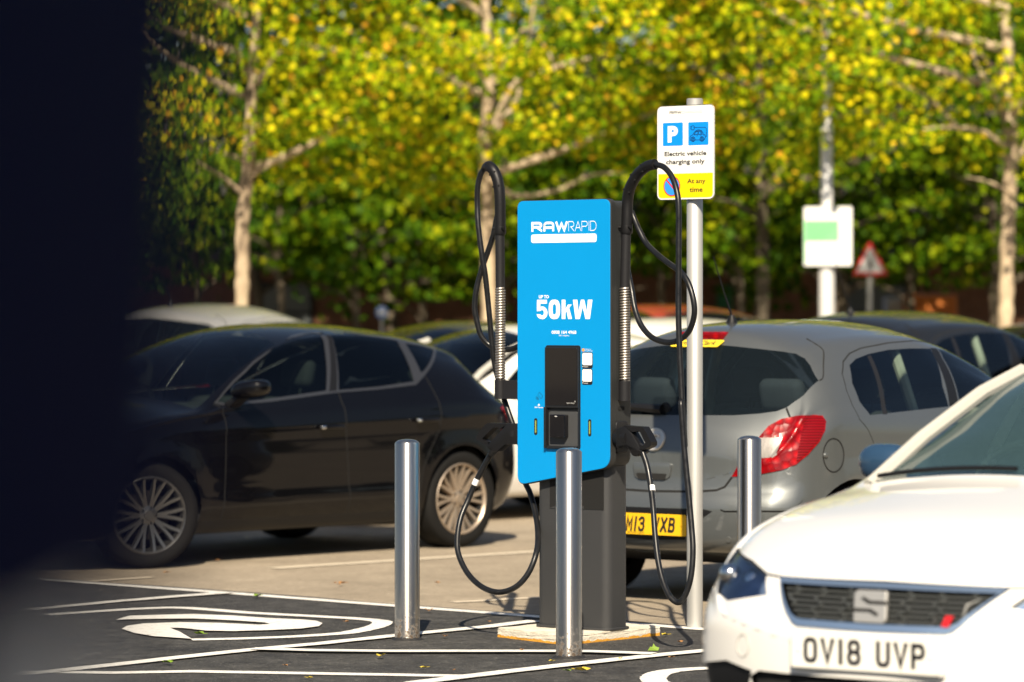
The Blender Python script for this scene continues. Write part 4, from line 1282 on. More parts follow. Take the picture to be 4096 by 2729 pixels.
    for sg in (1, -1):
        bm = bmesh.new(); bmesh.ops.create_uvsphere(bm, u_segments=18, v_segments=12, radius=1)
        for v in bm.verts:
            x, y, z = v.co; v.co = (math.copysign(abs(x) ** .8, x) * .07, math.copysign(abs(y) ** .75, y) * .10, math.copysign(abs(z) ** .8, z) * .07)
        mm = MB(); mm.from_bm(bm); mm.xf(Matrix.Translation((.34, sg * .95, .985)))
        mm.tube([(.36, sg * .82, .92), (.36, sg * .92, .95)], .025, 8)
        mm.build('door_mirror', M['blue_black'], root, 60)
    wp = MB()
    for y0, y1 in ((.55, -.05), (-.1, -.66)):
        pts = []
        for q in np.linspace(0, 1, 8):
            y = y0 + (y1 - y0) * q
            h, n = c.hit(x=xc - 1.16 - .05 * q, y=abs(y), frm='top'); pts.append((h.x + .01, y, h.z + .018))
        wp.tube(pts, .008, 6)
    wp.build('wiper', M['black_plastic'], root)
    add_arches(c, root, .352, wb)
    add_wheels(c, root, 'twin', .315, .215, .22, .872, wb)
    interior(c, root, .95, .93, -.05, -1.0)
    for sg in (1, -1):
        pt = MB()
        pt.tube([(.88, sg * .70, .93), (.62, sg * .64, 1.09), (.30, sg * .585, 1.24), (.05, sg * .555, 1.315)], .026, 8)
        pt.build('pillar_trim', M['headliner'], root)
    return c

leon = build_leon()
corsa = build_corsa()
ibiza = build_ibiza()
# ------------------------------------------------------------------ ground
def tarmac_mat(name, c0, c1, speck, rough, scale=1.0, mot=(.45, 1.5), ms=9):
    m, t, b = nodes_of(name)
    tc = t.nodes.new("ShaderNodeTexCoord")
    def noise(sc, det=5, ro=.6):
        n = t.nodes.new("ShaderNodeTexNoise"); n.inputs['Scale'].default_value = sc; n.inputs['Detail'].default_value = det; n.inputs['Roughness'].default_value = ro
        t.links.new(tc.outputs['Object'], n.inputs['Vector']); return n
    def ramp(src, stops):
        r = t.nodes.new("ShaderNodeValToRGB")
        e = r.color_ramp.elements
        e[0].position, e[0].color = stops[0][0], (*stops[0][1], 1)
        e[1].position, e[1].color = stops[-1][0], (*stops[-1][1], 1)
        for p, c in stops[1:-1]:
            q = e.new(p); q.color = (*c, 1)
        t.links.new(src, r.inputs[0]); return r
    big = noise(1.7 * scale, 8, .75)
    r1 = ramp(big.outputs['Fac'], [(.3, c0), (.7, c1)])
    fine = noise(75 * scale, 4, .8)
    r2 = ramp(fine.outputs['Fac'], [(.56, (0, 0, 0)), (.70, (1, 1, 1))])
    mx = t.nodes.new("ShaderNodeMix"); mx.data_type = 'RGBA'
    mx.inputs[7].default_value = (*speck, 1)
    t.links.new(r2.outputs[0], mx.inputs[0]); t.links.new(r1.outputs[0], mx.inputs[6])
    mid = noise(ms * scale, 8, .82)
    r3 = ramp(mid.outputs['Fac'], [(.36, (mot[0],) * 3), (.64, (mot[1],) * 3)])
    ml = t.nodes.new("ShaderNodeMix"); ml.data_type = 'RGBA'; ml.blend_type = 'MULTIPLY'; ml.inputs[0].default_value = 1
    t.links.new(mx.outputs[2], ml.inputs[6]); t.links.new(r3.outputs[0], ml.inputs[7])
    t.links.new(ml.outputs[2], b.inputs['Base Color'])
    b.inputs['Roughness'].default_value = rough
    b.inputs['Specular IOR Level'].default_value = .4
    n2 = noise(220 * scale, 4, .7)
    bp = t.nodes.new("ShaderNodeBump"); bp.inputs['Strength'].default_value = .55; bp.inputs['Distance'].default_value = .006
    t.links.new(n2.outputs['Fac'], bp.inputs['Height']); t.links.new(bp.outputs[0], b.inputs['Normal'])
    return m

M['old_tarmac'] = tarmac_mat('old_tarmac', (.23, .19, .138), (.40, .335, .25), (.46, .40, .31), .9, 1.0, (.74, 1.2), 22)
M['new_tarmac'] = tarmac_mat('new_tarmac', (.016, .016, .017), (.062, .060, .056), (.24, .23, .21), .74)

def line_mat():
    m, t, b = nodes_of('road_paint')
    tc = t.nodes.new("ShaderNodeTexCoord")
    n = t.nodes.new("ShaderNodeTexNoise"); n.inputs['Scale'].default_value = 26; n.inputs['Detail'].default_value = 8; n.inputs['Roughness'].default_value = .7
    t.links.new(tc.outputs['Object'], n.inputs['Vector'])
    r = t.nodes.new("ShaderNodeValToRGB")
    e = r.color_ramp.elements
    e[0].position, e[0].color = .30, (.32, .30, .27, 1); e[1].position, e[1].color = .46, (.80, .78, .73, 1)
    t.links.new(n.outputs['Fac'], r.inputs[0]); t.links.new(r.outputs[0], b.inputs['Base Color'])
    b.inputs['Roughness'].default_value = .6
    return m
M['road_paint'] = line_mat()
M['old_paint'] = mat('worn_road_paint', (.60, .52, .40), .8, var=.35, vscale=18)

gnd = MB().add([(-900, -300, 0), (900, -300, 0), (900, 1500, 0), (-900, 1500, 0)], [(0, 1, 2, 3)]).build('ground', M['old_tarmac'], smooth=None)
tag(gnd, kind='structure')

def cp(x, y, k=.9416, off=(400, 2150)):
    return gp(off[0] + x / k, off[1] + y / k)

A0, A1 = cp(130, 187).to_2d(), Vector(gp(2746, 2518)).to_2d()
dA = (A1 - A0).normalized(); nA = Vector((dA.y, -dA.x))       # nA points to the camera side
if nA.y > 0: nA = -nA
# freshly laid tarmac, with a slightly wandering joint against the old surface
edge = []
for q in np.linspace(-26, 24, 120):
    w_ = .02 * math.sin(q * 2.1) + .015 * math.sin(q * 5.7 + 1)
    p = A0 + dA * q - nA * (.13 + w_); edge.append((p.x, p.y))
far = A0 + nA * 34
poly = edge + [tuple(far + dA * 24), tuple(far - dA * 26)]
nt_ = MB().add([(x, y, .004) for x, y in poly], [tuple(range(len(poly)))]).build('road_surface', M['new_tarmac'], smooth=None)
tag(nt_, kind='structure')

def wob(P, step=.12, amp=.004):
    """resample a painted line and roughen it"""
    out = []
    P = [Vector(p).to_2d() for p in P]
    for a, b in zip(P[:-1], P[1:]):
        n = max(1, int((b - a).length / step))
        for k in range(n):
            q = a.lerp(b, k / n); out.append(q + Vector((random.uniform(-amp, amp), random.uniform(-amp, amp))))
    out.append(P[-1])
    return out

def painted(pts, wd, name, z, m='road_paint', rough=True):
    P = wob(pts) if rough else [Vector(p).to_2d() for p in pts]
    vs, fs = ribbon(P, wd)
    o = MB().add([(x, y, z) for x, y in vs], fs).build(name, M[m], smooth=None)
    return tag(o, kind='structure')

LW = .10
B0, B1 = cp(45, 490), cp(1620, 324)
dB = (B1.to_2d() - B0.to_2d()).normalized()
l_a = [A0 - dA * 3, A0, A0 + dA * 2, A1, A1 + dA * 6]
painted(l_a, LW, 'road_line', .008)
painted([cp(-300, 282), cp(60, 247), cp(300, 228), cp(490, 214)], LW, 'road_line', .012)
painted([B0 - (B1 - B0) * .6, cp(45, 490), cp(330, 457), cp(560, 433), cp(830, 408), cp(1085, 381), cp(1450, 345), cp(1640, 322)], LW, 'road_line', .012)
painted([cp(575, 431), cp(800, 437), cp(1080, 440), cp(1500, 440), cp(1850, 441), cp(2085, 450)], LW, 'road_line', .016)
painted([cp(1050, 590), cp(1200, 556), cp(1380, 533), cp(1620, 505), cp(1860, 478), cp(2090, 453), cp(2262, 437), cp(2600, 404)], LW * 1.05, 'road_line', .012)
painted([cp(-300, 512), cp(50, 516), cp(350, 511), cp(560, 515), cp(1000, 522), cp(1440, 530)], LW, 'road_line', .008)
painted([cp(650, 118), cp(1150, 86), cp(1700, 51)], LW * 1.2, 'road_line', .004, 'old_paint')
painted([cp(1330, 246), cp(1500, 237), cp(1660, 228), cp(1900, 214)], LW * .8, 'road_line', .004, 'old_paint')
painted([cp(-100, 170), cp(60, 158), cp(195, 150)], LW, 'road_line', .004, 'old_paint')
# the plug and cable emblem painted in the bay
painted(smooth_path([tuple(cp(*q).to_2d()) + (0,) for q in [(-200, 296), (60, 278), (200, 271), (330, 271), (560, 289), (800, 302), (960, 311), (1030, 317), (1064, 325), (1052, 336), (1005, 350), (920, 366), (750, 378), (560, 386), (345, 391)]], 6), .10, 'road_marking', .008)
em_poly = [(60, 318), (110, 303), (340, 297), (500, 303), (640, 313), (760, 318), (815, 323), (838, 332), (825, 343), (760, 352), (640, 358), (500, 362), (400, 360), (310, 350), (262, 349), (300, 364), (345, 391), (200, 381), (130, 369), (82, 353), (100, 342), (160, 333), (300, 328), (450, 331), (600, 338), (642, 335), (620, 329), (500, 321), (350, 314), (200, 315)]
pp_ = [cp(*q) for q in em_poly]
tag(MB().add([(p.x, p.y, .012) for p in pp_], [tuple(range(len(pp_)))]).build('road_marking', M['road_paint'], smooth=None), kind='structure')
painted(smooth_path([tuple(cp(*q).to_2d()) + (0,) for q in [(2600, 494), (2300, 499), (2190, 505), (2125, 514), (2092, 526), (2084, 540), (2105, 556), (2180, 572), (2400, 585)]], 6), .11, 'road_marking', .008)
class Frame:
    """local frame of something that stands turned about z; x right, y into the thing, z up"""
    def __init__(s, loc, rz):
        s.o = Vector(loc); s.rz = rz
        s.M = Matrix.Translation(s.o) @ Matrix.Rotation(rz, 4, 'Z'); s.I = s.M.inverted()
    def lp(s, u, v, y=0.0):
        o, d = ray(u, v); o = s.I @ o; d = s.I.to_3x3() @ d
        return o + d * ((y - o.y) / d.y)
XZ = Matrix(((1, 0, 0, 0), (0, 0, -1, 0), (0, 1, 0, 0), (0, 0, 0, 1)))     # plane xy -> x,z ; plane z -> -y (towards viewer)

# ------------------------------------------------------------------ charger
PD = 17.15
pc_ = at(2260.5, 1400, PD)
F = Frame((pc_.x, pc_.y, 0), R(-38))
ch = empty('ev_charger', F.o, F.rz)
tag(ch, 'blue-fronted rapid charging unit on a dark pedestal with two cable arms', 'ev charger')
M['blue'] = mat('blue_vinyl', (.0, .25, .60), .42, spec=.3, var=.03, vscale=5, bump=.06, bscale=250)
M['cabinet'] = mat('cabinet_grey', (.020, .0215, .022), .5, bump=.25, bscale=600, var=.08)
M['pedestal'] = mat('pedestal_grey', (.040, .041, .043), .5, .2, bump=.3, bscale=700, var=.08)
M['screen'] = mat('screen_glass', (.004, .004, .006), .12, coat=.5)
M['screen_frame'] = mat('screen_frame', (.010, .011, .013), .4, bump=.1, bscale=400)
M['led'] = mat('led_strip', (.30, .36, .08), .4, emit=((.55, .65, .15), .03))
M['spring'] = mat('spring_steel', (.34, .31, .28), .42, .85)

def p2(u, v, y=0.0):
    q = F.lp(u, v, y); return (q.x, q.z)
out4 = [p2(2076, 1940), p2(2445, 1868), p2(2445, 798), p2(2076, 805)]
xl, xr = out4[0][0], out4[1][0]
zt_l = (out4[2][1] + out4[3][1]) / 2
outl = [(xl, out4[0][1]), (xr, out4[1][1]), (xr, zt_l), (xl, zt_l)]
def grow(P, e): return [(P[0][0] - e, P[0][1] - e), (P[1][0] + e, P[1][1] - e), (P[2][0] + e, P[2][1] + e), (P[3][0] - e, P[3][1] + e)]
fp = MB().prism(round_poly(outl, [.05, .05, .034, .034], 6), 0, .012, 0, .0015, 2).xf(XZ)
panel = fp.build('front_panel', M['blue'], ch, 17)
cb = MB().prism(round_poly(grow(outl, .004), [.053, .053, .038, .038], 6), -.032, .007, 0, .003, 2)
cb.prism(round_poly(grow(outl, -.004), [.05, .05, .04, .04], 6), -.165, -.032, 0, .012, 3).xf(XZ)
cab = cb.build('cabinet', M['cabinet'], ch, 17)
ZF = .0128   # just proud of the panel

def k5c(x, y): return p2(2050 + x / 2.529, 780 + y / 2.529)
def k6c(x, y): return p2(2100 + x / 2.614, 1360 + y / 2.614)
def place(mb, x, z, d=ZF): return mb.xf(Matrix.Translation((0, 0, 0)) @ XZ @ Matrix.Translation((x, z, d)))
# word mark
a, b = k5c(208, 374), k5c(575, 268)
H = b[1] - a[1]
wraw = b[0] - a[0]
mb, wd = stroke_text("RAW", .30 * wraw * .97, H, .012 * .6, H * .25)
s_ = wraw / wd
mb.xf(Matrix.Diagonal((s_, 1, 1, 1))); place(mb, a[0], a[1])
lg = mb.build('logo', M['white_text'], panel, None)
a2, b2 = k5c(582, 368), k5c(866, 262)
mb, wd = stroke_text("raPID", .058, b2[1] - a2[1], .006, H * .075)
mb.xf(Matrix.Diagonal(((b2[0] - a2[0]) / wd, 1, 1, 1))); place(mb, a2[0], a2[1]); mb.build('logo', M['white_text'], panel, None)
a, b = k5c(206, 487), k5c(867, 391)
mb = MB().prism(rrect(0, 0, b[0] - a[0], b[1] - a[1], .011), -.0002, .0004); place(mb, a[0], a[1]); bar = mb.build('logo_bar', M['white_text'], panel, None)
a, b = k5c(272, 462), k5c(802, 416)
mb = font_mb("C H A R G I N G", 1, -.012, width=b[0] - a[0], height=b[1] - a[1]); place(mb, a[0], a[1], ZF + .0008); mb.build('logo_lettering', mat('pale_vinyl', (.66, .70, .74), .4), panel, None)
def panel_text(txt, A, B, name, bold=0.0, kf=k5c, m='white_text', **kw):
    a, b = kf(*A), kf(*B)
    mb = font_mb(txt, 1, bold, width=b[0] - a[0], height=b[1] - a[1], **kw)
    y0 = min(q[1] for q in mb.v)
    place(mb, a[0], a[1] - y0)
    return mb.build(name, M[m], panel, None)
panel_text("UP TO", (283, 1048), (385, 1014), 'power_lettering', .035)
panel_text("0808 164 4968", (412, 1406), (662, 1372), 'helpline_lettering', .02)
panel_text("24/7 helpline", (484, 1434), (590, 1415), 'helpline_lettering', .0)
# heavy 50kW: drawn as solid shapes
a, b = k5c(258, 1255), k5c(825, 1060)
Wd, Hh = b[0] - a[0], b[1] - a[1]
def G(shapes, x0, w_):
    return [[(x0 + p[0] * w_, p[1]) for p in s] for s in shapes]
def five():
    o = [(.06, 1), (.93, 1), (.93, .80), (.36, .80), (.34, .62)] + arc(.52, .32, .46, .335, 105, -90, 12) + arc(.46, .30, .44, .30, 270, 190, 5) + [(.36, .24)] + arc(.50, .30, .16, .12, 205, 360, 6) + arc(.50, .34, .16, .13, 0, 130, 5) + [(.38, .42), (.05, .40)]
    return o
mbk = MB()
def solid(P, x0, w_, z=0):
    V = [((x0 + p[0] * w_) * Wd, p[1] * Hh, z) for p in P]
    mbk.add(V, [tuple(range(len(V)))])
solid(five(), 0, .205)
def ringshape(x0, w_):
    n = 28
    vo, vi = [], []
    for q in range(n):
        t_ = 2 * math.pi * q / n
        c, s2 = math.cos(t_), math.sin(t_)
        sx = math.copysign(abs(c) ** .75, c); sy = math.copysign(abs(s2) ** .75, s2)
        vo.append(((x0 + (.5 + .5 * sx) * w_) * Wd, (.5 + .51 * sy) * Hh, 0)); vi.append(((x0 + (.5 + .155 * sx) * w_) * Wd, (.5 + .27 * sy) * Hh, 0))
    mbk.add(vo + vi, [(q, (q + 1) % n, n + (q + 1) % n, n + q) for q in range(n)])
ringshape(.222, .205)
solid([(0, 0), (.36, 0), (.36, .30), (.47, .42), (.62, 0), (1.0, 0), (.72, .58), (.99, .75), (.60, .75), (.36, .50), (.36, 1), (0, 1)], .455, .185)
solid([(0, 1), (.13, 0), (.355, 0), (.5, .62), (.645, 0), (.87, 0), (1, 1), (.77, 1), (.715, .38), (.585, 1), (.415, 1), (.285, .38), (.23, 1)], .655, .345)
place(mbk, a[0], a[1]); mbk.build('power_lettering', M['white_text'], panel, None)

# screen unit with the card reader below it
a, b = k6c(232, 1138), k6c(598, 57)
x0, z0, x1, z1 = a[0], a[1], b[0], b[1]
su = MB()
bm_o = rrect(x0, z0, x1, z1, .012, 5)
zi = k6c(265, 1122)[1]; zm_ = k6c(265, 690)[1]
su.prism(bm_o, 0, .0135, 0, .002, 2)
su.prism([(x0 + .004, zm_ - .008), (x1 - .004, zm_ - .008), (x1 - .004, z1 - .010), (x0 + .004, z1 - .010)], .0135, .026, 0, .003, 2)
su.prism(rrect(x0 + .004, z0 + .004, x0 + .016, zm_ - .004, .004, 2), .0135, .034, 0, .002)
su.prism(rrect(x1 - .010, z0 + .004, x1 - .004, zm_ - .004, .003, 2), .0135, .022, 0, .001)
su.prism(rrect(x0 + .017, z0 + .004, x1 - .011, z0 + .016, .004, 2), .0135, .030, 0, .003)
su.xf(XZ); sunit = su.build('screen_unit', M['screen_frame'], ch, 17)
a, b = k6c(250, 680), k6c(579, 85)
MB().prism(rrect(a[0], a[1], b[0], b[1], .006), .0262, .0275, 0, .0004, 1).xf(XZ).build('display', M['screen'], sunit, 17)
mb = font_mb("hypercharge", 1, 0, width=k6c(555, 0)[0] - k6c(472, 0)[0]); place(mb, k6c(472, 668)[0], k6c(472, 664)[1], .0279); mb.build('maker_lettering', M['grey_text'], sunit, None)
vm = MB(); q = k6c(561, 645)
vm.add([(-.003, .004, 0), (.0, -.004, 0), (.0005, .0), ] if False else [(-.0035, .0045, 0), (0, -.0045, 0), (.0035, .0045, 0), (0, .001, 0)], [(0, 1, 3), (3, 1, 2)]); place(vm, q[0], q[1], .0279); vm.build('maker_lettering', M['grey_text'], sunit, None)
a, b = k6c(272, 1110), k6c(577, 752)
MB().prism(rrect(a[0], a[1], b[0], b[1], .01), .0136, .0165, 0, .001, 1).xf(XZ).build('reader_plate', mat('reader_plate_grey', (.05, .052, .055), .5, bump=.25, bscale=500), sunit, 17)
a, b = k6c(322, 1016), k6c(468, 780)
rd_ = MB().prism(rrect(a[0], a[1], b[0] + .006, b[1], .006), .0166, .050, 0, .004, 2).xf(XZ).build('card_reader', M['screen'], sunit, 17)
mb = font_mb("nayax", 1, .03, width=.015); q = k6c(378, 800); place(mb, q[0], q[1], .0505); mb.build('reader_lettering', M['white_text'], rd_, None)
# indicator lights
for A, B in (((113, 993), (146, 818)), ((677, 1007), (710, 829))):
    a, b = k6c(*A), k6c(*B)
    o = MB().prism(rrect(a[0], a[1], b[0], b[1], (b[0] - a[0]) / 2.1, 6), .0122, .0132).xf(XZ).build('indicator_light', M['gap'], panel, None)
    e = (b[0] - a[0]) * .32
    MB().prism(rrect(a[0] + e, a[1] + e * 1.6, b[0] - e, b[1] - e * 1.6, e * .7, 5), .0133, .0138).xf(XZ).build('light_strip', M['led'], o, None)
# app stickers (plain: their codes are left out), card symbol, small print
for A, B in (((612, 297), (725, 130)), ((612, 468), (722, 302))):
    a, b = k6c(*A), k6c(*B)
    o = MB().prism(rrect(a[0], a[1], b[0], b[1], .009), .0122, .0130).xf(XZ).build('app_sticker', M['black_text'], panel, None)
    hh_ = (b[1] - a[1])
    MB().prism(rrect(a[0] + .003, a[1] + hh_ * .2, b[0] - .003, b[1] - .003, .007), .0131, .0134).xf(XZ).build('sticker_face', M['white_text'], o, None)
    tx = font_mb("App Store" if A[1] == 297 else "Google Play", 1, .02, width=.024); place(tx, a[0] + .0125, a[1] + .006, .0134); tx.build('sticker_lettering', M['white_text'], o, None)
    ic = MB().add([(-.003, -.003, 0), (.003, 0, 0), (-.003, .003, 0)], [(0, 1, 2)]); place(ic, a[0] + .0075, a[1] + .0085, .0134); ic.build('sticker_icon', M['white_text'], o, None)
a, b = k6c(613, 120), k6c(638, 90)
MB().prism(rrect(a[0], a[1], b[0], b[1], .002), .0122, .013).xf(XZ).build('app_icon', mat('orange_icon', (.75, .32, .08), .4), panel, None)
panel_text("Download the", (642, 103), (708, 92), 'app_lettering', 0, k6c)
panel_text("ChargePoint app", (642, 121), (726, 108), 'app_lettering', 0, k6c)
ci = MB()
card = [k6c(*q) for q in ((168, 545), (204, 588), (186, 616), (150, 575))]
vs, fs = ribbon(round_poly(card, .005, 3), .0014, True); ci.add([(x, z, 0) for x, z in vs], fs)
cc = k6c(133, 632)
for rr_ in (.008, .0125, .017):
    vs, fs = ribbon([(cc[0] + rr_ * math.cos(R(a_)), cc[1] + rr_ * math.sin(R(a_))) for a_ in range(10, 96, 12)], .0016); ci.add([(x, z, 0) for x, z in vs], fs)
place(ci, 0, 0); ci.build('card_symbol', M['black_text'], panel, None)
tr_ = [k6c(*q) for q in ((162, 664), (149, 686), (176, 686))]
ar = MB().add([(x, z, 0) for x, z in tr_], [(0, 1, 2)]); place(ar, 0, 0); ar.build('card_arrow', M['white_text'], panel, None)
panel_text("RFID Payment", (119, 716), (206, 698), 'card_lettering', .01, k6c)

# pedestal
Y0, Y1 = .03, .20
pxl = F.lp(2163, 2300, Y0 + .04).x; pxr = F.lp(2504, 2300, Y1 - .03).x
pm = MB().prism(rrect(pxl, Y0, pxr, Y1, .045, 8), .052, .98, 0, .004, 2)
ped = pm.build('pedestal', M['pedestal'], ch, 17)
MB().prism(rrect(pxl - .012, Y0 - .012, pxr + .012, Y1 + .012, .05, 8), .049, .060, 0, .002, 1).build('base_plate', M['pedestal'], ped, 30)
q0, q1 = F.lp(1500 + 972 / 1.3886, 1600 + 600 / 1.3886, Y0), F.lp(1500 + 1270 / 1.3886, 1600 + 380 / 1.3886, Y0)
rc = MB().prism(rrect(q0.x, q0.z, q1.x, q1.z + .1, .006), -Y0 - .001, -Y0 + .002); rc.xf(XZ); rc.build('cable_port', M['gap'], ped, None)  # flat black patch paints the shade inside the recess
lip = MB().prism([(q0.x, q0.z), (q0.x + .05, q0.z + .016), (q0.x + .2, q0.z + .016), (q0.x + .2, q0.z)], -Y0 + .002, -Y0 + .004).xf(XZ); lip.build('port_lip', M['pedestal'], ped, None)

# cable arms
def c1(x, y): return (1850 + x / 2.354, 600 + y / 2.354)
def c2(x, y): return (1750 + x / 1.12, 600 + y / 1.12)
def c3(x, y): return (1500 + x / 1.3886, 1600 + y / 1.3886)
def path(pts, n=8):
    return smooth_path([F.lp(u, v, y) for (u, v), y in pts], n)
def arm(side):
    if side == 'left':
        uc, yb = 1850 + 356 / 2.354, .09
        ub = 2000
    else:
        uc, yb = 1850 + 1527 / 2.354, .075
    b0 = F.lp(uc, 1560, yb)
    x = b0.x; y = yb
    zbk0, zbk1 = F.lp(uc, 1596, yb).z, F.lp(uc, 1520, yb).z
    if side == 'right':
        zbk0 = F.lp(uc, 1604, yb).z; zbk1 = F.lp(uc, 1524, yb).z
    zs1 = F.lp(uc, 1153, yb).z; zp1 = F.lp(uc, 930, yb).z
    up_u = uc - 2 if side == 'left' else uc + 6
    am = MB()
    top = F.lp(up_u, 925, yb)
    am.tube([(x, y, zs1 - .01), (top.x, y, top.z)], .0225, 20)
    a_o = am.build('cable_arm', M['dark_plastic'], ch, 40)
    # mounting bracket
    bk = MB().tube([(x, y, zbk0), (x, y, zbk1)], .0275, 24)
    sg = 1 if side == 'left' else -1
    ex = xl - .001 if side == 'left' else xr
    if side == 'left':
        bk.box((x, y - .012, zbk0 + .0), (xl + .004, y + .026, zbk1 - .002), 0, .002, 1)
    else:
        bk.box((xr - .006, y - .02, zbk0), (x, y + .02, zbk1), 0, .002, 1)
    bk.build('bracket', M['dark_plastic'], a_o, 40)
    # coil spring
    turns = 34
    pts = []
    for q in range(turns * 12 + 1):
        t_ = 2 * math.pi * q / 12
        pts.append((x + .0205 * math.cos(t_), y + .0205 * math.sin(t_), zbk1 + (zs1 - zbk1) * q / (turns * 12)))
    sp = MB().tube(pts, .0056, 6)
    sp.tube([(x, y, zbk1 - .01), (x, y, zs1 + .004)], .017, 14)
    sp.build('spring', M['spring'], a_o, 50)
    # swan-neck sleeve
    if side == 'left':
        P = [(c1(355, 775), y), (c1(355, 650), y), (c1(352, 450), y), (c1(340, 330), y), (c1(318, 248), y), (c1(285, 185), y + .0), (c1(245, 155), y + .01), (c1(208, 172), y + .02)]
    else:
        P = [(c1(1546, 765), y), (c1(1549, 650), y), (c1(1555, 480), y), (c1(1572, 375), y - .01), (c1(1610, 290), y - .02), (c1(1668, 210), y - .03), (c1(1740, 155), y - .05), (c1(1815, 135), y - .06)]
    S = path(P, 8)
    n = len(S)
    rad = [.0262 if k < n - 10 else .0262 - .0075 * (k - n + 10) / 9 for k in range(n)] if side == 'left' else [.0265 - .002 * k / n for k in range(n)]
    sl = MB().tube(S, rad, 20)
    base = S[0]
    sl.tube([base - Vector((0, 0, .012)), base, base + Vector((0, 0, .028))], [.0255, .0285, .027], 22)
    for dz, dx in ((.018, .03), (.018, -.03)):
        sl.tube([base + Vector((dx * .75, -.012, dz)), base + Vector((dx * 1.15, -.016, dz))], .008, 10)
        sl.lathe([(0, 0)], 3) if False else None
    so = sl.build('swan_neck', M['black_plastic'], a_o, 40)
    sc = MB()
    for k in (int(n * .42), int(n * .62), int(n * .8)):
        for e in (-1, 1):
            d_ = (S[k + 1] - S[k - 1]).normalized()
            side_v = d_.cross(Vector((0, 1, 0))).normalized()
            p0 = S[k] + side_v * e * .017 - Vector((0, .0205, 0))
            sc.tube([p0, p0 - Vector((0, .004, 0))], .0042, 8)
    sc.build('screw', M['gap'], so, None)
    return a_o, S
armL, SL = arm('left')
armR, SR = arm('right')

# charging cables
CR = .0135
TL = [(c1(208, 172), .11), (c1(168, 240), .11), (c1(143, 360), .11), (c1(140, 520), .11), (c1(150, 720), .10), (c1(185, 1000), .10), (c1(215, 1180), .11), (c1(238, 1400), .12), (c2(246, 880), .13), (c2(262, 990), .14), (c2(300, 1120), .13), (c2(330, 1210), .12), (c2(372, 1330), .13), (c3(830, 440), .14), (c3(862, 520), .12), (c3(893, 640), .07), (c3(905, 760), .0), (c3(893, 860), -.08), (c3(850, 965), -.12), (c3(780, 1040), -.15), (c3(690, 1068), -.16), (c3(600, 1042), -.15), (c3(520, 970), -.13), (c3(468, 870), -.10), (c3(457, 780), -.07), (c3(475, 660), -.02), (c3(520, 550), .03), (c3(560, 455), .05), (c3(615, 350), .06), (c3(655, 280), .06)]
TR = [(c1(1815, 135), .015), (c1(1900, 165), -.01), (c1(1975, 260), -.03), (c1(2020, 400), -.05), (c1(2036, 560), -.06), (c1(2036, 900), -.07), (c2(1080, 600), -.08), (c2(1080, 760), -.09), (c2(1086, 930), -.10), (c2(1096, 1130), -.11), (c2(1108, 1330), -.12), (c3(1698, 0), -.13), (c3(1716, 250), -.14), (c3(1738, 480), -.15), (c3(1758, 700), -.17), (c3(1766, 840), -.19), (c3(1755, 980), -.21), (c3(1725, 1080), -.22), (c3(1688, 1125), -.22), (c3(1640, 1095), -.22), (c3(1600, 1010), -.20), (c3(1572, 890), -.17), (c3(1555, 740), -.13), (c3(1545, 600), -.09), (c3(1530, 470), -.05), (c3(1512, 370), -.03), (c3(1488, 295), -.02)]
LLp = [(c1(345, 560), .125), (c1(318, 660), .13), (c1(290, 800), .13), (c1(235, 970), .13), (c1(180, 1130), .12), (c1(135, 1300), .11), (c1(115, 1480), .105), (c2(175, 760), .11), (c2(195, 830), .12), (c2(235, 876), .14), (c2(290, 894), .155), (c2(340, 890), .16), (c2(400, 860), .155)]
LRp = [(c1(1590, 580), .10), (c1(1622, 660), .10), (c1(1665, 760), .09), (c1(1730, 880), .08), (c1(1830, 980), .05), (c1(1930, 1060), .03), (c1(2040, 1140), .0), (c1(2120, 1240), -.02), (c1(2172, 1400), -.03), (c2(1150, 740), -.03), (c2(1128, 810), -.02), (c2(1085, 850), .0), (c2(1030, 862), .02), (c2(965, 842), .04), (c2(915, 790), .06), (c2(885, 715), .08), (c2(868, 620), .10), (c2(852, 540), .13)]
tapes = {}
for nm, main, loop in (('left', TL, LLp), ('right', TR, LRp)):
    mb = MB().tube(path(main, 7), CR, 14)
    mb.tube(path(loop, 7), CR, 14)
    co = mb.build('charging_cable', M['cable'], ch, 60)
    if nm == 'left': (u, v), y = c3(560, 455), .05; d0, d1 = (c3(566, 440), .05), (c3(552, 472), .045)
    else: d0, d1 = (c3(1537, 478), -.05), (c3(1541, 508), -.06)
    A, B = F.lp(*d0[0], d0[1]), F.lp(*d1[0], d1[1])
    MB().tube([A, B], CR + .0012, 16).build('cable_tag', M['white_text'], co, 40)

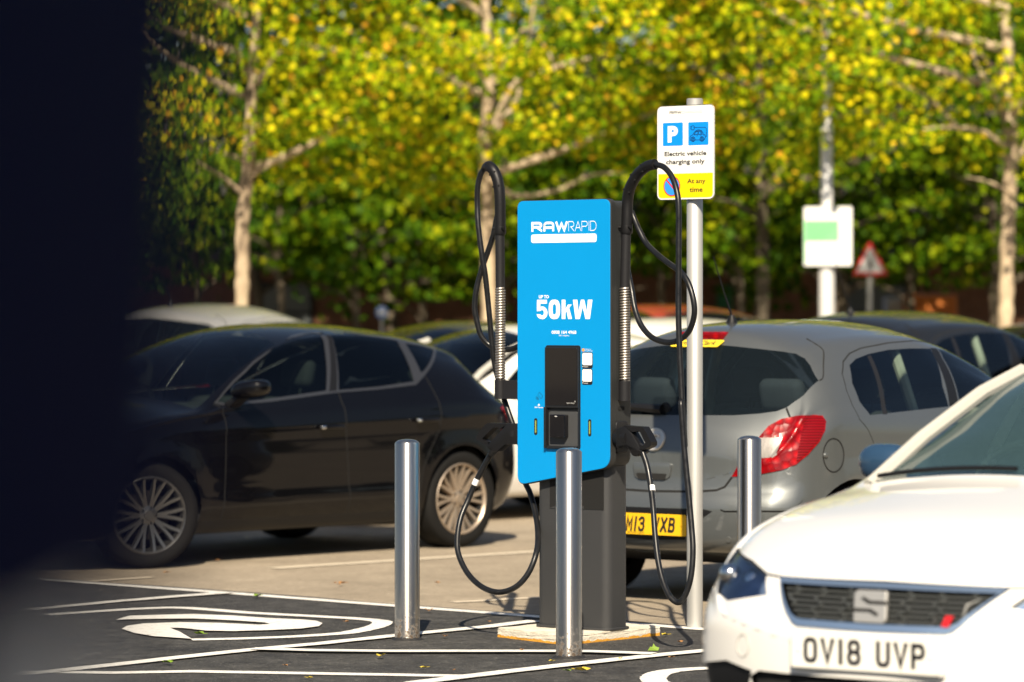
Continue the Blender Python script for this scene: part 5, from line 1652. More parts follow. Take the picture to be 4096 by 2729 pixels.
# plugs
def c3c(x, y): return (1850 + x / 2.613, 1600 + y / 2.613)
def plug_left():
    y0 = .035
    P = lambda L: [(F.lp(*c3c(*q), y0).x, F.lp(*c3c(*q), y0).z) for q in L]
    g = MB()
    # body from the holster to the cable gland
    body = P([(640, 250), (500, 245), (440, 318), (370, 390), (295, 472), (288, 492), (350, 545), (398, 540), (440, 500), (488, 462), (640, 466)])
    g.prism(round_poly(body, .008, 3), -.030 - y0, .030 - y0, 0, .006, 2)
    outer = P([(505, 246), (292, 240), (262, 258), (172, 378), (170, 410), (262, 470), (292, 478)])
    inner = P([(425, 300), (405, 284), (362, 284), (342, 296), (240, 398), (236, 416), (278, 440), (300, 440)])
    # handle bow as a strip between outer and inner edges
    def bow(o_, i_, h0, h1):
        def rs(L, n=22):
            L = [Vector(q) for q in L]; D = [0]
            for a_, b_ in zip(L[:-1], L[1:]): D.append(D[-1] + (b_ - a_).length)
            out = []
            for k in range(n):
                t_ = D[-1] * k / (n - 1); j = max(i for i in range(len(D) - 1) if D[i] <= t_ + 1e-9)
                out.append(L[j].lerp(L[j + 1], (t_ - D[j]) / (D[j + 1] - D[j])))
            return out
        O, I = rs(o_), rs(i_)
        n = len(O)
        vs = []
        for h in (h0, h1):
            vs += [(p.x, p.y, h) for p in O] + [(p.x, p.y, h) for p in I]
        fs = []
        for k in range(n - 1):
            fs += [(k, k + 1, n + k + 1, n + k), (2 * n + k + 1, 2 * n + k, 3 * n + k, 3 * n + k + 1), (k + 1, k, 2 * n + k, 2 * n + k + 1), (n + k, n + k + 1, 3 * n + k + 1, 3 * n + k)]
        return MB().add(vs, fs)
    g.join(bow(outer, inner, -.022 - y0, .022 - y0))
    g.xf(XZ)
    o = g.build('charging_plug', M['black_plastic'], ch, 35)
    gl = MB().tube([F.lp(*c3c(345, 505), y0), F.lp(*c3c(300, 560), y0 + .01)], [.021, .017], 16); gl.build('cable_gland', M['rubber'], o, 40)
    b_ = P([(545, 385), (575, 385), (575, 320), (545, 320)])
    MB().prism(b_, .0302 - y0, .032 - y0, 0, .0008, 1).xf(XZ).build('plug_emblem', M['dark_plastic'], o, None)
    return o
plug_left()
def plug_right():
    y0 = .02
    q = lambda x, y, d=0.0: F.lp(*c3c(x, y), y0 + d)
    P = lambda L, d=0.0: [(q(*a_, d).x, q(*a_, d).z) for a_ in L]
    g = MB()
    # nose into the socket
    a0, a1 = q(1590, 395, .03), q(1760, 395, .0)
    g.tube([a0, a0.lerp(a1, .3), a1], [.046, .046, .040], 20)
    body = P([(1640, 300), (1725, 268), (1765, 268), (1880, 470), (1925, 545), (1850, 592), (1810, 585), (1755, 480), (1690, 505), (1640, 500)])
    gg = MB().prism(round_poly(body, .008, 3), -.030 - y0, .030 - y0, 0, .007, 2)
    # handle bow, turned a little to the viewer
    o4 = P([(1730, 266), (1925, 280), (1968, 350), (2012, 440), (2010, 475), (1985, 495), (1930, 520), (1895, 515)])
    i4 = P([(1815, 335), (1885, 322), (1900, 340), (1950, 445), (1946, 458), (1925, 475), (1905, 470), (1890, 460)])
    n = len(o4); vs = []
    for h in (-.024 - y0 + .006, .026 - y0 + .006):
        vs += [(p[0], p[1], h) for p in o4] + [(p[0], p[1], h) for p in i4]
    fs = []
    for k in range(n - 1):
        fs += [(k, k + 1, n + k + 1, n + k), (2 * n + k + 1, 2 * n + k, 3 * n + k, 3 * n + k + 1), (k + 1, k, 2 * n + k, 2 * n + k + 1), (n + k, n + k + 1, 3 * n + k + 1, 3 * n + k)]
    gg.add(vs, fs)
    gg.xf(XZ); g.join(gg)
    o = g.build('charging_plug', M['black_plastic'], ch, 35)
    MB().tube([q(1845, 480, 0), q(1890, 560, 0)], [.022, .017], 16).build('cable_gland', M['rubber'], o, 40)
    return o
plug_right()
# holsters on both flanks and a latch slot on the right flank
hz = F.lp(*c3c(1590, 390), .06).z
hm_ = MB().prism(rrect(.03, hz - .075, .125, hz + .075, .02, 5), -.008, .012, 0, .005, 2)
YZ = Matrix(((0, 0, 1, 0), (1, 0, 0, 0), (0, 1, 0, 0), (0, 0, 0, 1)))
hm_.xf(Matrix.Translation((xr - .004, 0, 0)) @ YZ); hm_.build('holster', M['dark_plastic'], ch, 17)
sl_ = MB().prism(rrect(.06, hz + .125, .105, hz + .143, .003, 3), .0, .003).xf(Matrix.Translation((xr - .004, 0, 0)) @ YZ); sl_.build('latch_slot', M['gap'], cab, None)
hm_ = MB().prism(rrect(.03, hz - .085, .125, hz + .06, .02, 5), -.012, .008, 0, .005, 2).xf(Matrix.Translation((xl + .004, 0, 0)) @ YZ); hm_.build('holster', M['dark_plastic'], ch, 17)

# ------------------------------------------------------------------ concrete base
def conc():
    m, t, b = nodes_of('concrete_edge')
    tc = t.nodes.new("ShaderNodeTexCoord")
    n = t.nodes.new("ShaderNodeTexNoise"); n.inputs['Scale'].default_value = 9; n.inputs['Detail'].default_value = 9; n.inputs['Roughness'].default_value = .75
    t.links.new(tc.outputs['Object'], n.inputs['Vector'])
    r = t.nodes.new("ShaderNodeValToRGB"); e = r.color_ramp.elements
    e[0].position, e[0].color = .3, (.50, .45, .36, 1); e[1].position, e[1].color = .6, (.72, .68, .58, 1)
    t.links.new(n.outputs['Fac'], r.inputs[0])
    sx = t.nodes.new("ShaderNodeSeparateXYZ"); t.links.new(tc.outputs['Object'], sx.inputs[0])
    ad = t.nodes.new("ShaderNodeMath"); ad.operation = 'MULTIPLY_ADD'; ad.inputs[1].default_value = .055; ad.inputs[2].default_value = -.012
    t.links.new(n.outputs['Fac'], ad.inputs[0])
    lt = t.nodes.new("ShaderNodeMath"); lt.operation = 'LESS_THAN'
    t.links.new(sx.outputs[2], lt.inputs[0]); t.links.new(ad.outputs[0], lt.inputs[1])
    mx = t.nodes.new("ShaderNodeMix"); mx.data_type = 'RGBA'; mx.inputs[7].default_value = (.62, .30, .03, 1)
    t.links.new(lt.outputs[0], mx.inputs[0]); t.links.new(r.outputs[0], mx.inputs[6]); t.links.new(mx.outputs[2], b.inputs['Base Color'])
    b.inputs['Roughness'].default_value = .9
    v = t.nodes.new("ShaderNodeTexVoronoi"); v.inputs['Scale'].default_value = 90; t.links.new(tc.outputs['Object'], v.inputs['Vector'])
    bp = t.nodes.new("ShaderNodeBump"); bp.inputs['Strength'].default_value = .4; bp.inputs['Distance'].default_value = .004
    t.links.new(v.outputs['Distance'], bp.inputs['Height']); t.links.new(bp.outputs[0], b.inputs['Normal'])
    return m
s0, s1, s2 = gp(*c3(678, 1322)), gp(*c3(1060, 1368)), gp(*c3(1587, 1313))
s3 = s0 + s2 - s1
bm = bmesh.new()
vb = [bm.verts.new((p.x, p.y, -.02)) for p in (s0, s1, s2, s3)]
f_ = bm.faces.new(vb)
r = bmesh.ops.extrude_face_region(bm, geom=[f_]); bmesh.ops.translate(bm, vec=(0, 0, .068), verts=[g_ for g_ in r['geom'] if isinstance(g_, bmesh.types.BMVert)])
bmesh.ops.recalc_face_normals(bm, faces=bm.faces[:])
bmesh.ops.subdivide_edges(bm, edges=bm.edges[:], cuts=14, use_grid_fill=True)
bmesh.ops.bevel(bm, geom=[e for e in bm.edges if e.calc_face_angle(0) > .8], offset=.006, segments=2, affect='EDGES')
for v in bm.verts:
    if v.co.z > .04: v.co.z += random.uniform(-.0025, .0015)
    v.co.x += random.uniform(-.002, .002); v.co.y += random.uniform(-.002, .002)
mb = MB(); mb.from_bm(bm)
slab = mb.build('concrete_base', conc(), None, 40)
tag(slab, 'low pale concrete slab with chipped yellow paint under the charger pedestal', 'concrete slab')

# ------------------------------------------------------------------ bollards
def bollard(base, h, r, label):
    root = empty('bollard', (base.x, base.y, 0))
    tag(root, label, 'bollard', 'stainless steel bollards around the charger')
    MB().lathe([(r, 0), (r, h - .004), (r - .003, h)], 48).build('post', M['steel'], root, 40)
    MB().lathe([(r - .003, h), (r - .006, h + .003), (r * .7, h + .011), (r * .35, h + .015), (0, h + .0165)], 48).build('cap', M['steel_cap'], root, 60)
    col = MB(); pr = []
    k = 40
    for a_ in range(k):
        t_ = 2 * math.pi * a_ / k
        pr.append((t_, r + .014 + .014 * random.random()))
    vs = [(r * .98 * math.cos(t_), r * .98 * math.sin(t_), .013 + .006 * random.random()) for t_, q in pr] + [(q * math.cos(t_), q * math.sin(t_), .002) for t_, q in pr]
    col.add(vs, [(a_, (a_ + 1) % k, k + (a_ + 1) % k, k + a_)[::-1] for a_ in range(k)])
    col.build('bitumen_collar', M['rubber'], root, 60)
    return root
bollard(gp(1500 + 1077 / 1.3886, 2634), .914, .0575, 'stainless steel bollard standing directly in front of the charger pedestal')
bollard(gp(1500 + 179 / 1.3886, 2562), .921, .0585, 'stainless steel bollard standing in front of the black hatchback')
bollard(Vector((1.137, 17.6, 0)), .92, .0575, 'stainless steel bollard between the silver-grey and the white hatchback')

# ------------------------------------------------------------------ parking sign
base = gp(2779, 2516)
FS = Frame((base.x, base.y, 0), R(-38))
sg = empty('parking_sign', FS.o, FS.rz)
tag(sg, 'white and yellow electric vehicle parking sign on a grey pole', 'sign')
ptop = 2.552
MB().lathe([(.0385, 0), (.0385, ptop - .003), (.036, ptop), (.030, ptop + .001)], 32).build('pole', M['galv'], sg, 40)
MB().lathe([(.0395, ptop - .03), (.0395, ptop + .002), (.034, ptop + .005), (0, ptop + .006)], 32).build('pole_cap', M['galv'], sg, 40)
YS = -.052
def s4(x, y):
    q = FS.lp(2560 + x / 3.267, 380 + y / 3.267, YS); return (q.x, q.z)
TLc, TRc, BRc, BLc = s4(222, 145), s4(978, 121), s4(966, 1352), s4(222, 1387)
x0, x1 = (TLc[0] + BLc[0]) / 2, (TRc[0] + BRc[0]) / 2; z0, z1 = (BLc[1] + BRc[1]) / 2, (TLc[1] + TRc[1]) / 2
pl = MB().prism(rrect(x0, z0, x1, z1, .028, 8), -YS - .004, -YS, 0, .001, 1).xf(XZ)
plate = pl.build('sign_plate', M['white_paint'], sg, 17)
rim = MB(); vs, fs = ribbon(rrect(x0 + .0012, z0 + .0012, x1 - .0012, z1 - .0012, .027, 8), .0024, True); rim.add([(a_, b_, -YS + .0006) for a_, b_ in vs], fs).xf(XZ).build('plate_edge', M['black_text'], plate, None)
for zz in (z0 + .1, z1 - .1):
    MB().box((-.045, YS + .004, zz - .012), (.045, -.02, zz + .012), 0, .003, 1).build('clip', M['galv'], sg, 17)
def s_shape(P, d, m, name, par=plate):
    return MB().prism(P, -YS + d, -YS + d + .0006).xf(XZ).build(name, m, par, None)
M['sign_blue'] = mat('sign_blue', (.0, .25, .78), .4)
M['sign_yellow'] = mat('sign_yellow', (.86, .62, .0), .4)
M['navy'] = mat('navy_vinyl', (.005, .01, .06), .4)
def s_box(A, B, r): a, b = s4(*A), s4(*B); return rrect(min(a[0], b[0]), min(a[1], b[1]), max(a[0], b[0]), max(a[1], b[1]), r)
bp_ = s_shape(s_box((300, 670), (561, 358), .005), .0002, M['sign_blue'], 'parking_square')
bc_ = s_shape(s_box((632, 660), (896, 348), .005), .0002, M['sign_blue'], 'vehicle_square')
yb_ = [s4(243, 1030), s4(943, 1022)]
zY = (s4(590, 1026)[1])
yl = round_poly([(x0 + .0085, z0 + .0095), (x1 - .0085, z0 + .0095), (x1 - .0085, zY), (x0 + .0085, zY)], [.022, .022, .0005, .0005], 6)
yo = s_shape(yl, .0002, M['sign_yellow'], 'yellow_field')
def s_text(t_, A, B, name, m, bold=0.0, par=plate, **kw):
    a, b = s4(*A), s4(*B)
    mb = font_mb(t_, 1, bold, width=b[0] - a[0], height=b[1] - a[1], **kw)
    y0 = min(q[1] for q in mb.v)
    mb.xf(XZ @ Matrix.Translation((a[0], a[1] - y0, -YS + .0012)))
    return mb.build(name, m, par, None)
s_text("P", (364, 624), (497, 404), 'parking_letter', M['white_text'], .05, bp_)
s_text("Electric vehicle", (322, 802), (868, 728), 'sign_lettering', M['black_text'], .022)
s_text("charging only", (342, 925), (846, 834), 'sign_lettering', M['black_text'], .022)
s_text("At any", (617, 1175), (858, 1092), 'sign_lettering', M['black_text'], .022, yo)
s_text("time", (650, 1272), (820, 1205), 'sign_lettering', M['black_text'], .022, yo)
a, b = s4(388, 249), s4(541, 208)
mb, wd = stroke_text("RAW", .02, b[1] - a[1], .003, .0024); mb.xf(XZ @ Matrix.Translation((a[0], a[1], -YS + .001)) @ Matrix.Diagonal(((b[0] - a[0]) / wd, 1, 1, 1))); mb.build('logo', M['black_text'], plate, None)
s_text("CHARGING", (548, 244), (812, 200), 'logo', mat('faint_vinyl', (.52, .50, .46), .4), -.014)
s_text("CONNECTING AMAZING PLACES", (412, 276), (790, 262), 'logo', M['black_text'], 0)
# no-waiting roundel
rc_ = s4(418, 1194); rx, rz_ = abs(s4(526, 1190)[0] - s4(310, 1190)[0]) / 2, abs(s4(418, 1326)[1] - s4(418, 1062)[1]) / 2
rr = (rx + rz_) / 2
circ = [(rc_[0] + rr * math.cos(t_), rc_[1] + rr * math.sin(t_)) for t_ in np.linspace(0, 2 * math.pi, 41)[:-1]]
ro = s_shape(circ, .0009, M['red'], 'no_waiting_roundel', yo)
s_shape([(rc_[0] + (rr - .0055) * math.cos(t_), rc_[1] + (rr - .0055) * math.sin(t_)) for t_ in np.linspace(0, 2 * math.pi, 41)[:-1]], .0016, mat('roundel_blue', (.03, .28, .8), .4), 'roundel_field', ro)
c45 = math.cos(R(45)) * (rr - .002)
vs, fs = ribbon([(rc_[0] - c45, rc_[1] + c45), (rc_[0] + c45, rc_[1] - c45)], .0075); MB().add([(a_, b_, -YS + .0025) for a_, b_ in vs], fs).xf(XZ).build('roundel_bar', M['red'], ro, None)
# car and plug pictogram (thin dark strokes)
pg = MB()
def stroke(L, w_=.0028, closed=False, d=.0011):
    vs, fs = ribbon([s4(*q) for q in L], w_, closed); pg.add([(a_, b_, -YS + d) for a_, b_ in vs], fs)
stroke([(700, 428), (850, 424), (866, 432), (871, 450), (870, 540), (862, 548), (850, 549)], d=.0011)
stroke([(678, 405), (705, 404), (712, 415), (712, 447), (704, 456), (678, 457), (672, 447), (672, 414)], closed=True, d=.0014)
stroke([(655, 417), (672, 417)], d=.0011); stroke([(655, 444), (672, 444)], d=.0011)
stroke([(668, 596), (656, 590), (655, 560), (662, 540), (690, 522), (712, 490), (740, 465), (772, 456), (805, 466), (828, 500), (832, 524), (852, 520), (856, 545), (848, 578), (838, 584)], d=.0017)
stroke([(722, 590), (782, 588)], d=.0011)
stroke([(708, 520), (735, 480), (758, 474), (758, 518)], closed=True, d=.002); stroke([(768, 517), (768, 472), (795, 474), (812, 495), (816, 514)], closed=True, d=.002); stroke([(795, 474), (800, 515)], d=.0014)
stroke([(742, 536), (756, 536)], d=.0011); stroke([(788, 534), (802, 534)], d=.0011)
for cx, cy in ((696, 578), (812, 575)):
    for r_ in (29, 14): stroke([(cx + r_ * .9 * math.cos(t_), cy + r_ * math.sin(t_)) for t_ in np.linspace(0, 2 * math.pi, 21)[:-1]], closed=True, d=.0023)
pg.xf(XZ).build('vehicle_pictogram', M['navy'], bc_, None)
# ------------------------------------------------------------------ other cars
def copy_car(src, loc, hd, pmat, label, scale=1.0, group=None, skip=('number_plate', 'dealer_sticker', 'badge', 'high_brake_light', 'emblem', 'trim_badge')):
    swaps = {'black_paint', 'silver_paint', 'white_car_paint'}
    def rec(o, parent):
        if any(o.name.split('.')[0] == s for s in skip): return
        c = o.copy(); COL.objects.link(c); c.parent = parent
        if c.type == 'MESH':
            for sl in c.material_slots:
                if sl.material and sl.material.name == 'glass_windscreen': sl.link = 'OBJECT'; sl.material = GL_DARK
                if sl.material and sl.material.name in swaps:
                    m0 = sl.material; sl.link = 'OBJECT'; sl.material = pmat
        for ch_ in o.children: rec(ch_, c)
        return c
    r = rec(src.root, None)
    r.location = (loc[0], loc[1], 0); r.rotation_euler = (0, 0, hd); r.scale = (scale,) * 3
    r['label'] = label
    if 'group' in r: del r['group']
    if group: r['group'] = group
    return r
pt_silver = paint('pale_silver_paint', (.52, .52, .50), .4, .4, .04)
pt_dark = paint('charcoal_paint', (.008, .009, .010), 0, .35, .012, spec=.2, coat=.8)
pt_red = paint('red_paint', (.32, .015, .02), 0, .3, .02)
pt_blue = paint('blue_paint', (.10, .22, .36), .3, .35, .02)
pt_white = paint('cream_white_paint', (.78, .76, .71), 0, .35, .02)
pt_navy = paint('navy_paint', (.012, .016, .028), 0, .35, .03)
H = lambda x, y: math.atan2(y, x)
copy_car(corsa, (-2.62, 35.6), H(.50, .87), pt_silver, 'pale silver car whose dusty roof shows above the black hatchback', 1.085)
copy_car(leon, (-.75, 32.3), H(-.70, -.71), pt_dark, 'charcoal car parked beyond the tail of the black hatchback', 1.0)
copy_car(ibiza, (-.22, 27.9), H(-.72, -.69), pt_white, 'cream-white car parked between the tail of the black hatchback and the charger', 1.0)
copy_car(corsa, (1.75, 31.2), H(.70, .71), pt_white, 'white car whose roof shows between the charger and the parking sign pole', 1.0)
copy_car(leon, (1.05, 37.0), H(-.74, -.67), pt_red, 'dark red car whose roof peeps out above the white roof behind the charger', 1.11)
copy_car(corsa, (3.3, 28.4), H(.66, .75), pt_dark, 'black car whose roof rises behind the silver-grey hatchback', 1.035)
copy_car(ibiza, (5.3, 38.0), H(-.74, -.67), pt_blue, 'blue car far back beside the mottled tree trunk and orange container', 1.0)
copy_car(leon, (5.35, 28.6), H(.70, .71), pt_navy, 'dark navy car parked just beyond the roof of the white hatchback', .97)

# ------------------------------------------------------------------ lamp column, sign board, warning sign
lb = at(3307, 1240, 41.4)
lc = empty('lamp_column', (lb.x, lb.y, 0)); tag(lc, 'tall galvanised lamp column rising through the leaves, with a green and white board on it', 'lamp post')
MB().lathe([(.09, 0), (.09, 2.0), (.085, 2.05), (.07, 2.1), (.064, 5.0), (.05, 7.5)], 28).build('column', mat('pale_galvanised', (.66, .66, .64), .5, .2, var=.1, vscale=2), lc, 40)
MB().tube([(0, 0, 7.45), (0, -.2, 7.7), (0, -.7, 7.8), (0, -1.1, 7.8)], .035, 12).build('bracket_arm', M['galv'], lc, 40)
MB().box((-.14, -1.6, 7.76), (.14, -1.0, 7.86), 0, .03, 2).build('lantern', M['galv'], lc)
FB = Frame((lb.x, lb.y, 0), R(-12))
def b8(x, y): q = FB.lp(2048 + x / 1.12, y / 1.12, -.12); return (q.x, q.z)
a, b = b8(1308, 1192), b8(1524, 926)
board = empty('notice_board', FB.o, FB.rz); tag(board, 'white notice board with a bright green panel, clamped to the lamp column', 'sign')
MB().prism(rrect(a[0], a[1], b[0], b[1], .02), .12, .132, 0, .002).xf(XZ).build('board', M['white_paint'], board, 20)
a2, b2 = b8(1312, 1082), b8(1464, 988)
MB().prism(rrect(a2[0], a2[1], b2[0], b2[1], .004), .1322, .134).xf(XZ).build('green_panel', mat('sign_green', (.20, .68, .25), .45), board, None)
for yy in (1010, 1034, 1058):
    p0_, p1_ = b8(1324, yy + 7), b8(1450 - (yy - 1010) * .8, yy)
    MB().prism(rrect(p0_[0], p0_[1], p1_[0], p1_[1], .002), .1342, .1346).xf(XZ).build('board_stripe', mat('darker_green', (.13, .55, .18), .45), board, None)
a3, b3 = b8(1330, 1162), b8(1420, 1094)
MB().prism(rrect(b8(1378, 0)[0], a3[1], b8(1392, 0)[0], b8(0, 1112)[1], .003), .1322, .134).xf(XZ).build('board_pictogram', M['grey_text'], board, None)
MB().prism(rrect(a2[0] - .003, b8(0, 1180)[1], a2[0] + .012, b8(0, 1000)[1], .002), .1322, .1335).xf(XZ).build('green_edge', bpy.data.materials['sign_green'], board, None)
for zz in (a[1] + .12, b[1] - .12): MB().box((-.1, -.118, zz - .02), (.1, .08, zz + .02), 0, .005, 1).build('clamp', M['galv'], board)

wb_ = at(3478, 1240, 50.0)
ws_ = empty('warning_sign', (wb_.x, wb_.y, 0)); tag(ws_, 'red-bordered triangular warning sign on a short grey post', 'sign')
def w8(x, y): q = at(2048 + x / 1.12, y / 1.12, 49.93); return (q.x - wb_.x, q.z)
MB().lathe([(.036, 0), (.036, w8(0, 1100)[1]), (0, w8(0, 1100)[1] + .002)], 20).build('post', M['galv'], ws_)
T0, T1, T2 = w8(1522, 1234), w8(1688, 1234), w8(1603, 1078)
MB().prism(round_poly([T0, T1, T2], .05, 5), .05, .06, 0, .001).xf(XZ).build('red_border', M['red'], ws_, 20)
c_ = ((T0[0] + T1[0] + T2[0]) / 3, (T0[1] + T1[1] + T2[1]) / 3)
MB().prism(round_poly([(c_[0] + (p[0] - c_[0]) * .74, c_[1] + (p[1] - c_[1]) * .74) for p in (T0, T1, T2)], .025, 4), .0602, .062).xf(XZ).build('white_field', M['white_text'], ws_, None)
fg = MB()
fg.tube([(c_[0], 0, c_[1] + .085), (c_[0], 0, c_[1] + .04)], .028, 10); fg.tube([(c_[0], 0, c_[1] + .04), (c_[0] - .01, 0, c_[1] - .03)], .026, 8)
fg.tube([(c_[0] - .01, 0, c_[1] - .02), (c_[0] - .05, 0, c_[1] - .10)], .016, 8); fg.tube([(c_[0] - .01, 0, c_[1] - .02), (c_[0] + .045, 0, c_[1] - .10)], .016, 8)
for i, p in enumerate(fg.v): fg.v[i] = (c_[0] + (p[0] - c_[0]) * .72, -.0635 + p[1] * .05, c_[1] + (p[2] - c_[1]) * .72)
fg.build('pictogram', M['black_text'], ws_)

# ------------------------------------------------------------------ trees
def leaf_mat(name, stops, trans=.25):
    m = bpy.data.materials.new(name); m.use_nodes = True
    t = m.node_tree; t.nodes.clear()
    out = t.nodes.new("ShaderNodeOutputMaterial")
    ge = t.nodes.new("ShaderNodeNewGeometry")
    r = t.nodes.new("ShaderNodeValToRGB"); e = r.color_ramp.elements
    e[0].position, e[0].color = stops[0][0], (*stops[0][1], 1); e[1].position, e[1].color = stops[-1][0], (*stops[-1][1], 1)
    for p, c in stops[1:-1]:
        q = e.new(p); q.color = (*c, 1)
    t.links.new(ge.outputs['Random Per Island'], r.inputs[0])
    df = t.nodes.new("ShaderNodeBsdfPrincipled"); df.inputs['Roughness'].default_value = .55; df.inputs['Specular IOR Level'].default_value = .08
    tl = t.nodes.new("ShaderNodeBsdfTranslucent")
    mx = t.nodes.new("ShaderNodeMixShader"); mx.inputs[0].default_value = trans
    t.links.new(r.outputs[0], df.inputs['Base Color']); t.links.new(r.outputs[0], tl.inputs[0])
    t.links.new(df.outputs[0], mx.inputs[1]); t.links.new(tl.outputs[0], mx.inputs[2]); t.links.new(mx.outputs[0], out.inputs[0])
    return m
LM_GOLD = leaf_mat('plane_leaf', [(0, (.05, .12, .003)), (.42, (.20, .31, .004)), (.70, (.46, .48, .005)), (.92, (.80, .66, .010)), (.98, (.74, .40, .03))])
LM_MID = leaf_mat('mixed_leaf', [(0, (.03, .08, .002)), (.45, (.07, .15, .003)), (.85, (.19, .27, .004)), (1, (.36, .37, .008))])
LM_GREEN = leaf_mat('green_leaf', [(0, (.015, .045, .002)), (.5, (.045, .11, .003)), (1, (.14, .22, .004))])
def bark(name, cs):
    m, t, b = nodes_of(name)
    tc = t.nodes.new("ShaderNodeTexCoord"); mp = t.nodes.new("ShaderNodeMapping"); mp.inputs['Scale'].default_value = (1, 1, .45)
    t.links.new(tc.outputs['Object'], mp.inputs[0])
    n = t.nodes.new("ShaderNodeTexNoise"); n.inputs['Scale'].default_value = 7; n.inputs['Detail'].default_value = 5; n.inputs['Roughness'].default_value = .6; n.inputs['Distortion'].default_value = .6
    t.links.new(mp.outputs[0], n.inputs['Vector'])
    r = t.nodes.new("ShaderNodeValToRGB"); e = r.color_ramp.elements
    e[0].position, e[0].color = .36, (*cs[0], 1); e[1].position, e[1].color = .62, (*cs[2], 1)
    q = e.new(.47); q.color = (*cs[1], 1)
    t.links.new(n.outputs['Fac'], r.inputs[0]); t.links.new(r.outputs[0], b.inputs['Base Color'])
    b.inputs['Roughness'].default_value = .85
    bp = t.nodes.new("ShaderNodeBump"); bp.inputs['Strength'].default_value = .5; bp.inputs['Distance'].default_value = .02
    t.links.new(n.outputs['Fac'], bp.inputs['Height']); t.links.new(bp.outputs[0], b.inputs['Normal'])
    return m
BARK = bark('plane_bark', [(.20, .15, .10), (.42, .32, .21), (.56, .45, .30)])
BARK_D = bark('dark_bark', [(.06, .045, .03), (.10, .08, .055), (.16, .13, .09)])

def leaves(centres, per, sig, size, name, m, parent, up=.62, face=-.68):
    """leaf blades (two folded halves each) scattered in clumps"""
    C = np.repeat(np.asarray(centres), per, axis=0)
    n = len(C)
    Pn = C + rng.normal(0, 1, (n, 3)) * np.asarray(sig)
    nrm = rng.normal(0, 1, (n, 3)) * .72 + np.array([0, face, up]); nrm /= np.linalg.norm(nrm, axis=1)[:, None]
    a = rng.normal(0, 1, (n, 3)); ax = np.cross(nrm, a); ax /= np.linalg.norm(ax, axis=1)[:, None]
    bx = np.cross(nrm, ax)
    s = size * rng.uniform(.45, 1.35, n)[:, None]
    tmpl = [(-.5, 0, 0), (-.22, .42, .10), (.1, .5, .13), (.5, .06, 0), (.1, -.5, .13), (-.22, -.42, .10)]
    V = np.stack([Pn + s * (ax * p[0] + bx * p[1] + nrm * p[2]) for p in tmpl], 1).reshape(-1, 3)
    F = np.array([[0, 3, 2, 1], [0, 5, 4, 3]])
    F = (F[None] + (np.arange(n) * 6)[:, None, None]).reshape(-1)
    me = bpy.data.meshes.new(name)
    me.vertices.add(len(V)); me.vertices.foreach_set("co", V.astype(np.float32).reshape(-1))
    nf = n * 2
    me.loops.add(nf * 4); me.loops.foreach_set("vertex_index", F.astype(np.int32))
    me.polygons.add(nf); me.polygons.foreach_set("loop_start", np.arange(0, nf * 4, 4, dtype=np.int32))
    me.update(calc_edges=True)
    o = link(name, me, m, parent)
    return o

def clumps(n, c, rad, zmin, shell=.35):
    out = []
    while len(out) < n:
        p = rng.normal(0, 1, 3); p /= np.linalg.norm(p)
        r = (shell + (1 - shell) * rng.random()) ** .6
        q = np.array(c) + p * np.array(rad) * r
        if q[2] > zmin(q[0], q[1]) if callable(zmin) else q[2] > zmin: out.append(q)
    return np.array(out)

def tree(name, label, base, trunk, rad, limbs, cl, lm, bk, per, sig, size, group, extra_seed=0):
    """trunk: local points; limbs: list of (points, r0); crown: leaf clumps (world coordinates)"""
    root = empty(name, (base[0], base[1], 0)); tag(root, label, 'tree', group)
    mb = MB()
    T = smooth_path(trunk, 6)
    n = len(T)
    mb.tube(T, [rad * (1.12 - .62 * k / n) * (1 + .10 * math.sin(k * 1.7)) for k in range(n)], 14)
    for pts, r0 in limbs:
        S = smooth_path(pts, 5); k_ = len(S)
        mb.tube(S, [r0 * (1 - .75 * q / k_) * (1 + .15 * math.sin(q * 2.3)) for q in range(k_)], 8)
    mb.build('trunk', bk, root, 60)
    c = np.asarray(cl) - np.array([base[0], base[1], 0])
    leaves(c, per, sig, size, 'crown', lm, root)
    return root

def tz(v, D): return CAM_H - (v - V0) / FPX * D
def tp(pts, D, base, dy=None):
    out = []
    for i, (x, y) in enumerate(pts):
        p = at(x, y, D); out.append((p.x - base[0], (dy[i] if dy else 0), p.z))
    return out
def autolimbs(base, c, rad, n, z0, z1, r0):
    L = []
    for k in range(n):
        a = 2 * math.pi * (k + random.random() * .7) / n; z = z0 + (z1 - z0) * k / n
        e = (c[0] - base[0] + rad[0] * .8 * math.cos(a), rad[1] * .8 * math.sin(a), z + 1.2 + random.random())
        L.append(([(0, 0, z), (e[0] * .35 + random.uniform(-.1, .1), e[1] * .35, z + .35), (e[0] * .7, e[1] * .7 + random.uniform(-.15, .15), z + .8), e], r0))
    return L
def c7(x, y): return (x / 1.12, y / 1.12)
def c8(x, y): return (2048 + x / 1.12, y / 1.12)

